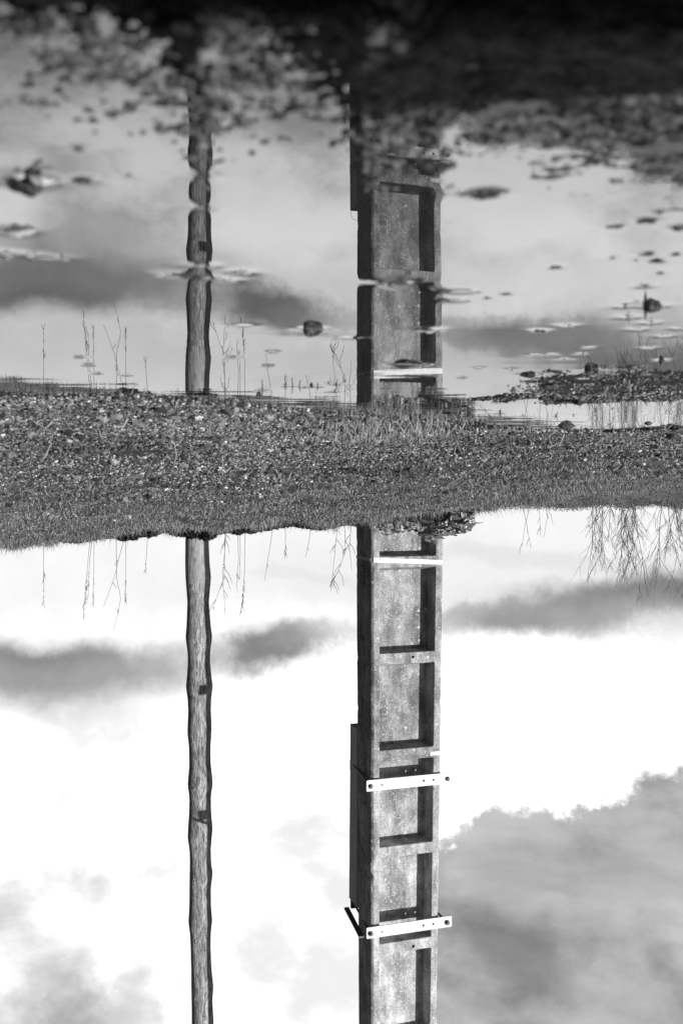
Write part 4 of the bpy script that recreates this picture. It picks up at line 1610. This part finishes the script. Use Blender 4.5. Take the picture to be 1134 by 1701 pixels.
for px, py, w, lb in ((275, 702, 8, 'whitish pebble near the water left of the wooden post'),
                      (80, 852, 8, 'flat whitish pebble high on the bank at far left'),
                      (242, 830, 6, 'small pale pebble high on the bank left of the post'),
                      (282, 834, 5, 'tiny pale pebble right beside the small one left of the post'),
                      (432, 824, 7, 'pale pebble high on the bank right of the post'),
                      (632, 798, 8, 'pale oval pebble mid bank below the pole'),
                      (34, 783, 6, 'pale pebble mid bank at far left'),
                      (590, 722, 7, 'bright pebble among the pale grass left of the pole'),
                      (970, 762, 9, 'pale pebble on the bank at right, left of its twin'),
                      (1068, 770, 9, 'pale pebble on the bank at right, nearest the shrubs'),
                      (1043, 788, 8, 'long pale pebble high on the right bank'),
                      (1124, 768, 9, 'pale pebble on the bank beside the right edge'),
                      (175, 724, 6, 'pale pebble in the coarse gravel at left'),
                      (300, 760, 5, 'pale pebble in mid gravel just left of the post'),
                      (60, 790, 5, 'pale speck like pebble in the gravel at far left'),
                      (778, 772, 6, 'pale pebble on the bank right of the pole')):
    bank_stone(px, py, w, lb)

# ---------------------------------------------------------------- far wood on the horizon
def far_wood():
    r = random.Random(5)
    D0 = 160
    # one wood, seen side on
    pp = [600, 700, 790, 850, 870, 905, 930, 960, 985, 1010, 1035, 1060, 1085, 1110, 1134, 1180, 1300, 1500, 1800]
    tt = [10, 18, 40, 53, 52, 54, 57, 56, 52, 50, 57, 53, 50, 54, 58, 50, 55, 48, 52]
    verts, faces = [], []
    for i in range(16000):
        px = r.uniform(780, 1800)
        h = float(np.interp(px, pp, tt)) * D0 / F
        D = D0 + r.uniform(-6, 10)
        z = H + h * (0.80 + 0.2 * r.random())
        x = -(px - 567) * D / F
        L = r.uniform(0.05, 0.13)
        a = Vector((r.gauss(0, 1), r.gauss(0, 1), r.gauss(0, 1))).normalized() * L
        b = Vector((r.gauss(0, 1), r.gauss(0, 1), r.gauss(0, 1))).normalized() * L
        k = len(verts)
        c = Vector((x, D, z))
        verts += [tuple(c - a), tuple(c + b), tuple(c + a), tuple(c - b)]
        faces.append((k, k + 1, k + 2, k + 3))
    k = len(verts)
    cols = list(range(760, 1810, 5))
    for px in cols:
        h = float(np.interp(px, pp, tt)) * D0 / F * 0.93 + r.uniform(-.12, .12)
        for (D, z) in ((D0, -1), (D0, h), (D0 + 8, h), (D0 + 8, -1)):
            verts.append((-(px - 567) * D / F, D, z))
    for i in range(len(cols) - 1):
        for e in range(3):
            a = k + 4 * i + e
            faces.append((a, a + 1, a + 5, a + 4))
    me = bpy.data.meshes.new('far_wood')
    me.from_pydata(verts, [], faces)
    o = link('far_wood', me, M['far_wood'])
    tag(o, 'low dark wood on the horizon behind the bare shrubs', 'woodland', kind='stuff')


far_wood()

# pale sprigs on the near mud
shoot(769, 172, 34, 0, 'blurred pale sprig on the near mud, left of two', 61, 5, 'pale sprigs on the near mud', 'dry_leaf', 0.5, ground=True, D=0.134, name='sprig', cat='sprig').location.z = 0.001
shoot(865, 172, 34, 0, 'blurred pale sprig on the near mud, right of two', 62, 3, 'pale sprigs on the near mud', 'dry_leaf', 0.3, ground=True, D=0.134, name='sprig', cat='sprig').location.z = 0.001

# dead straws lying about on the bank
X, Y = pick(420, 0.75, 3.4, -0.40, 0.40)
blades('dead_straws', X, Y, NPR.uniform(0.010, 0.035, len(X)), 0.0006 + 0.0005 * Y, M['grass_pale'],
       'dead straws lying flat on the gravel of the far bank', 'straw', lean=4.0, zoff=0.0015, kinky=0.1)
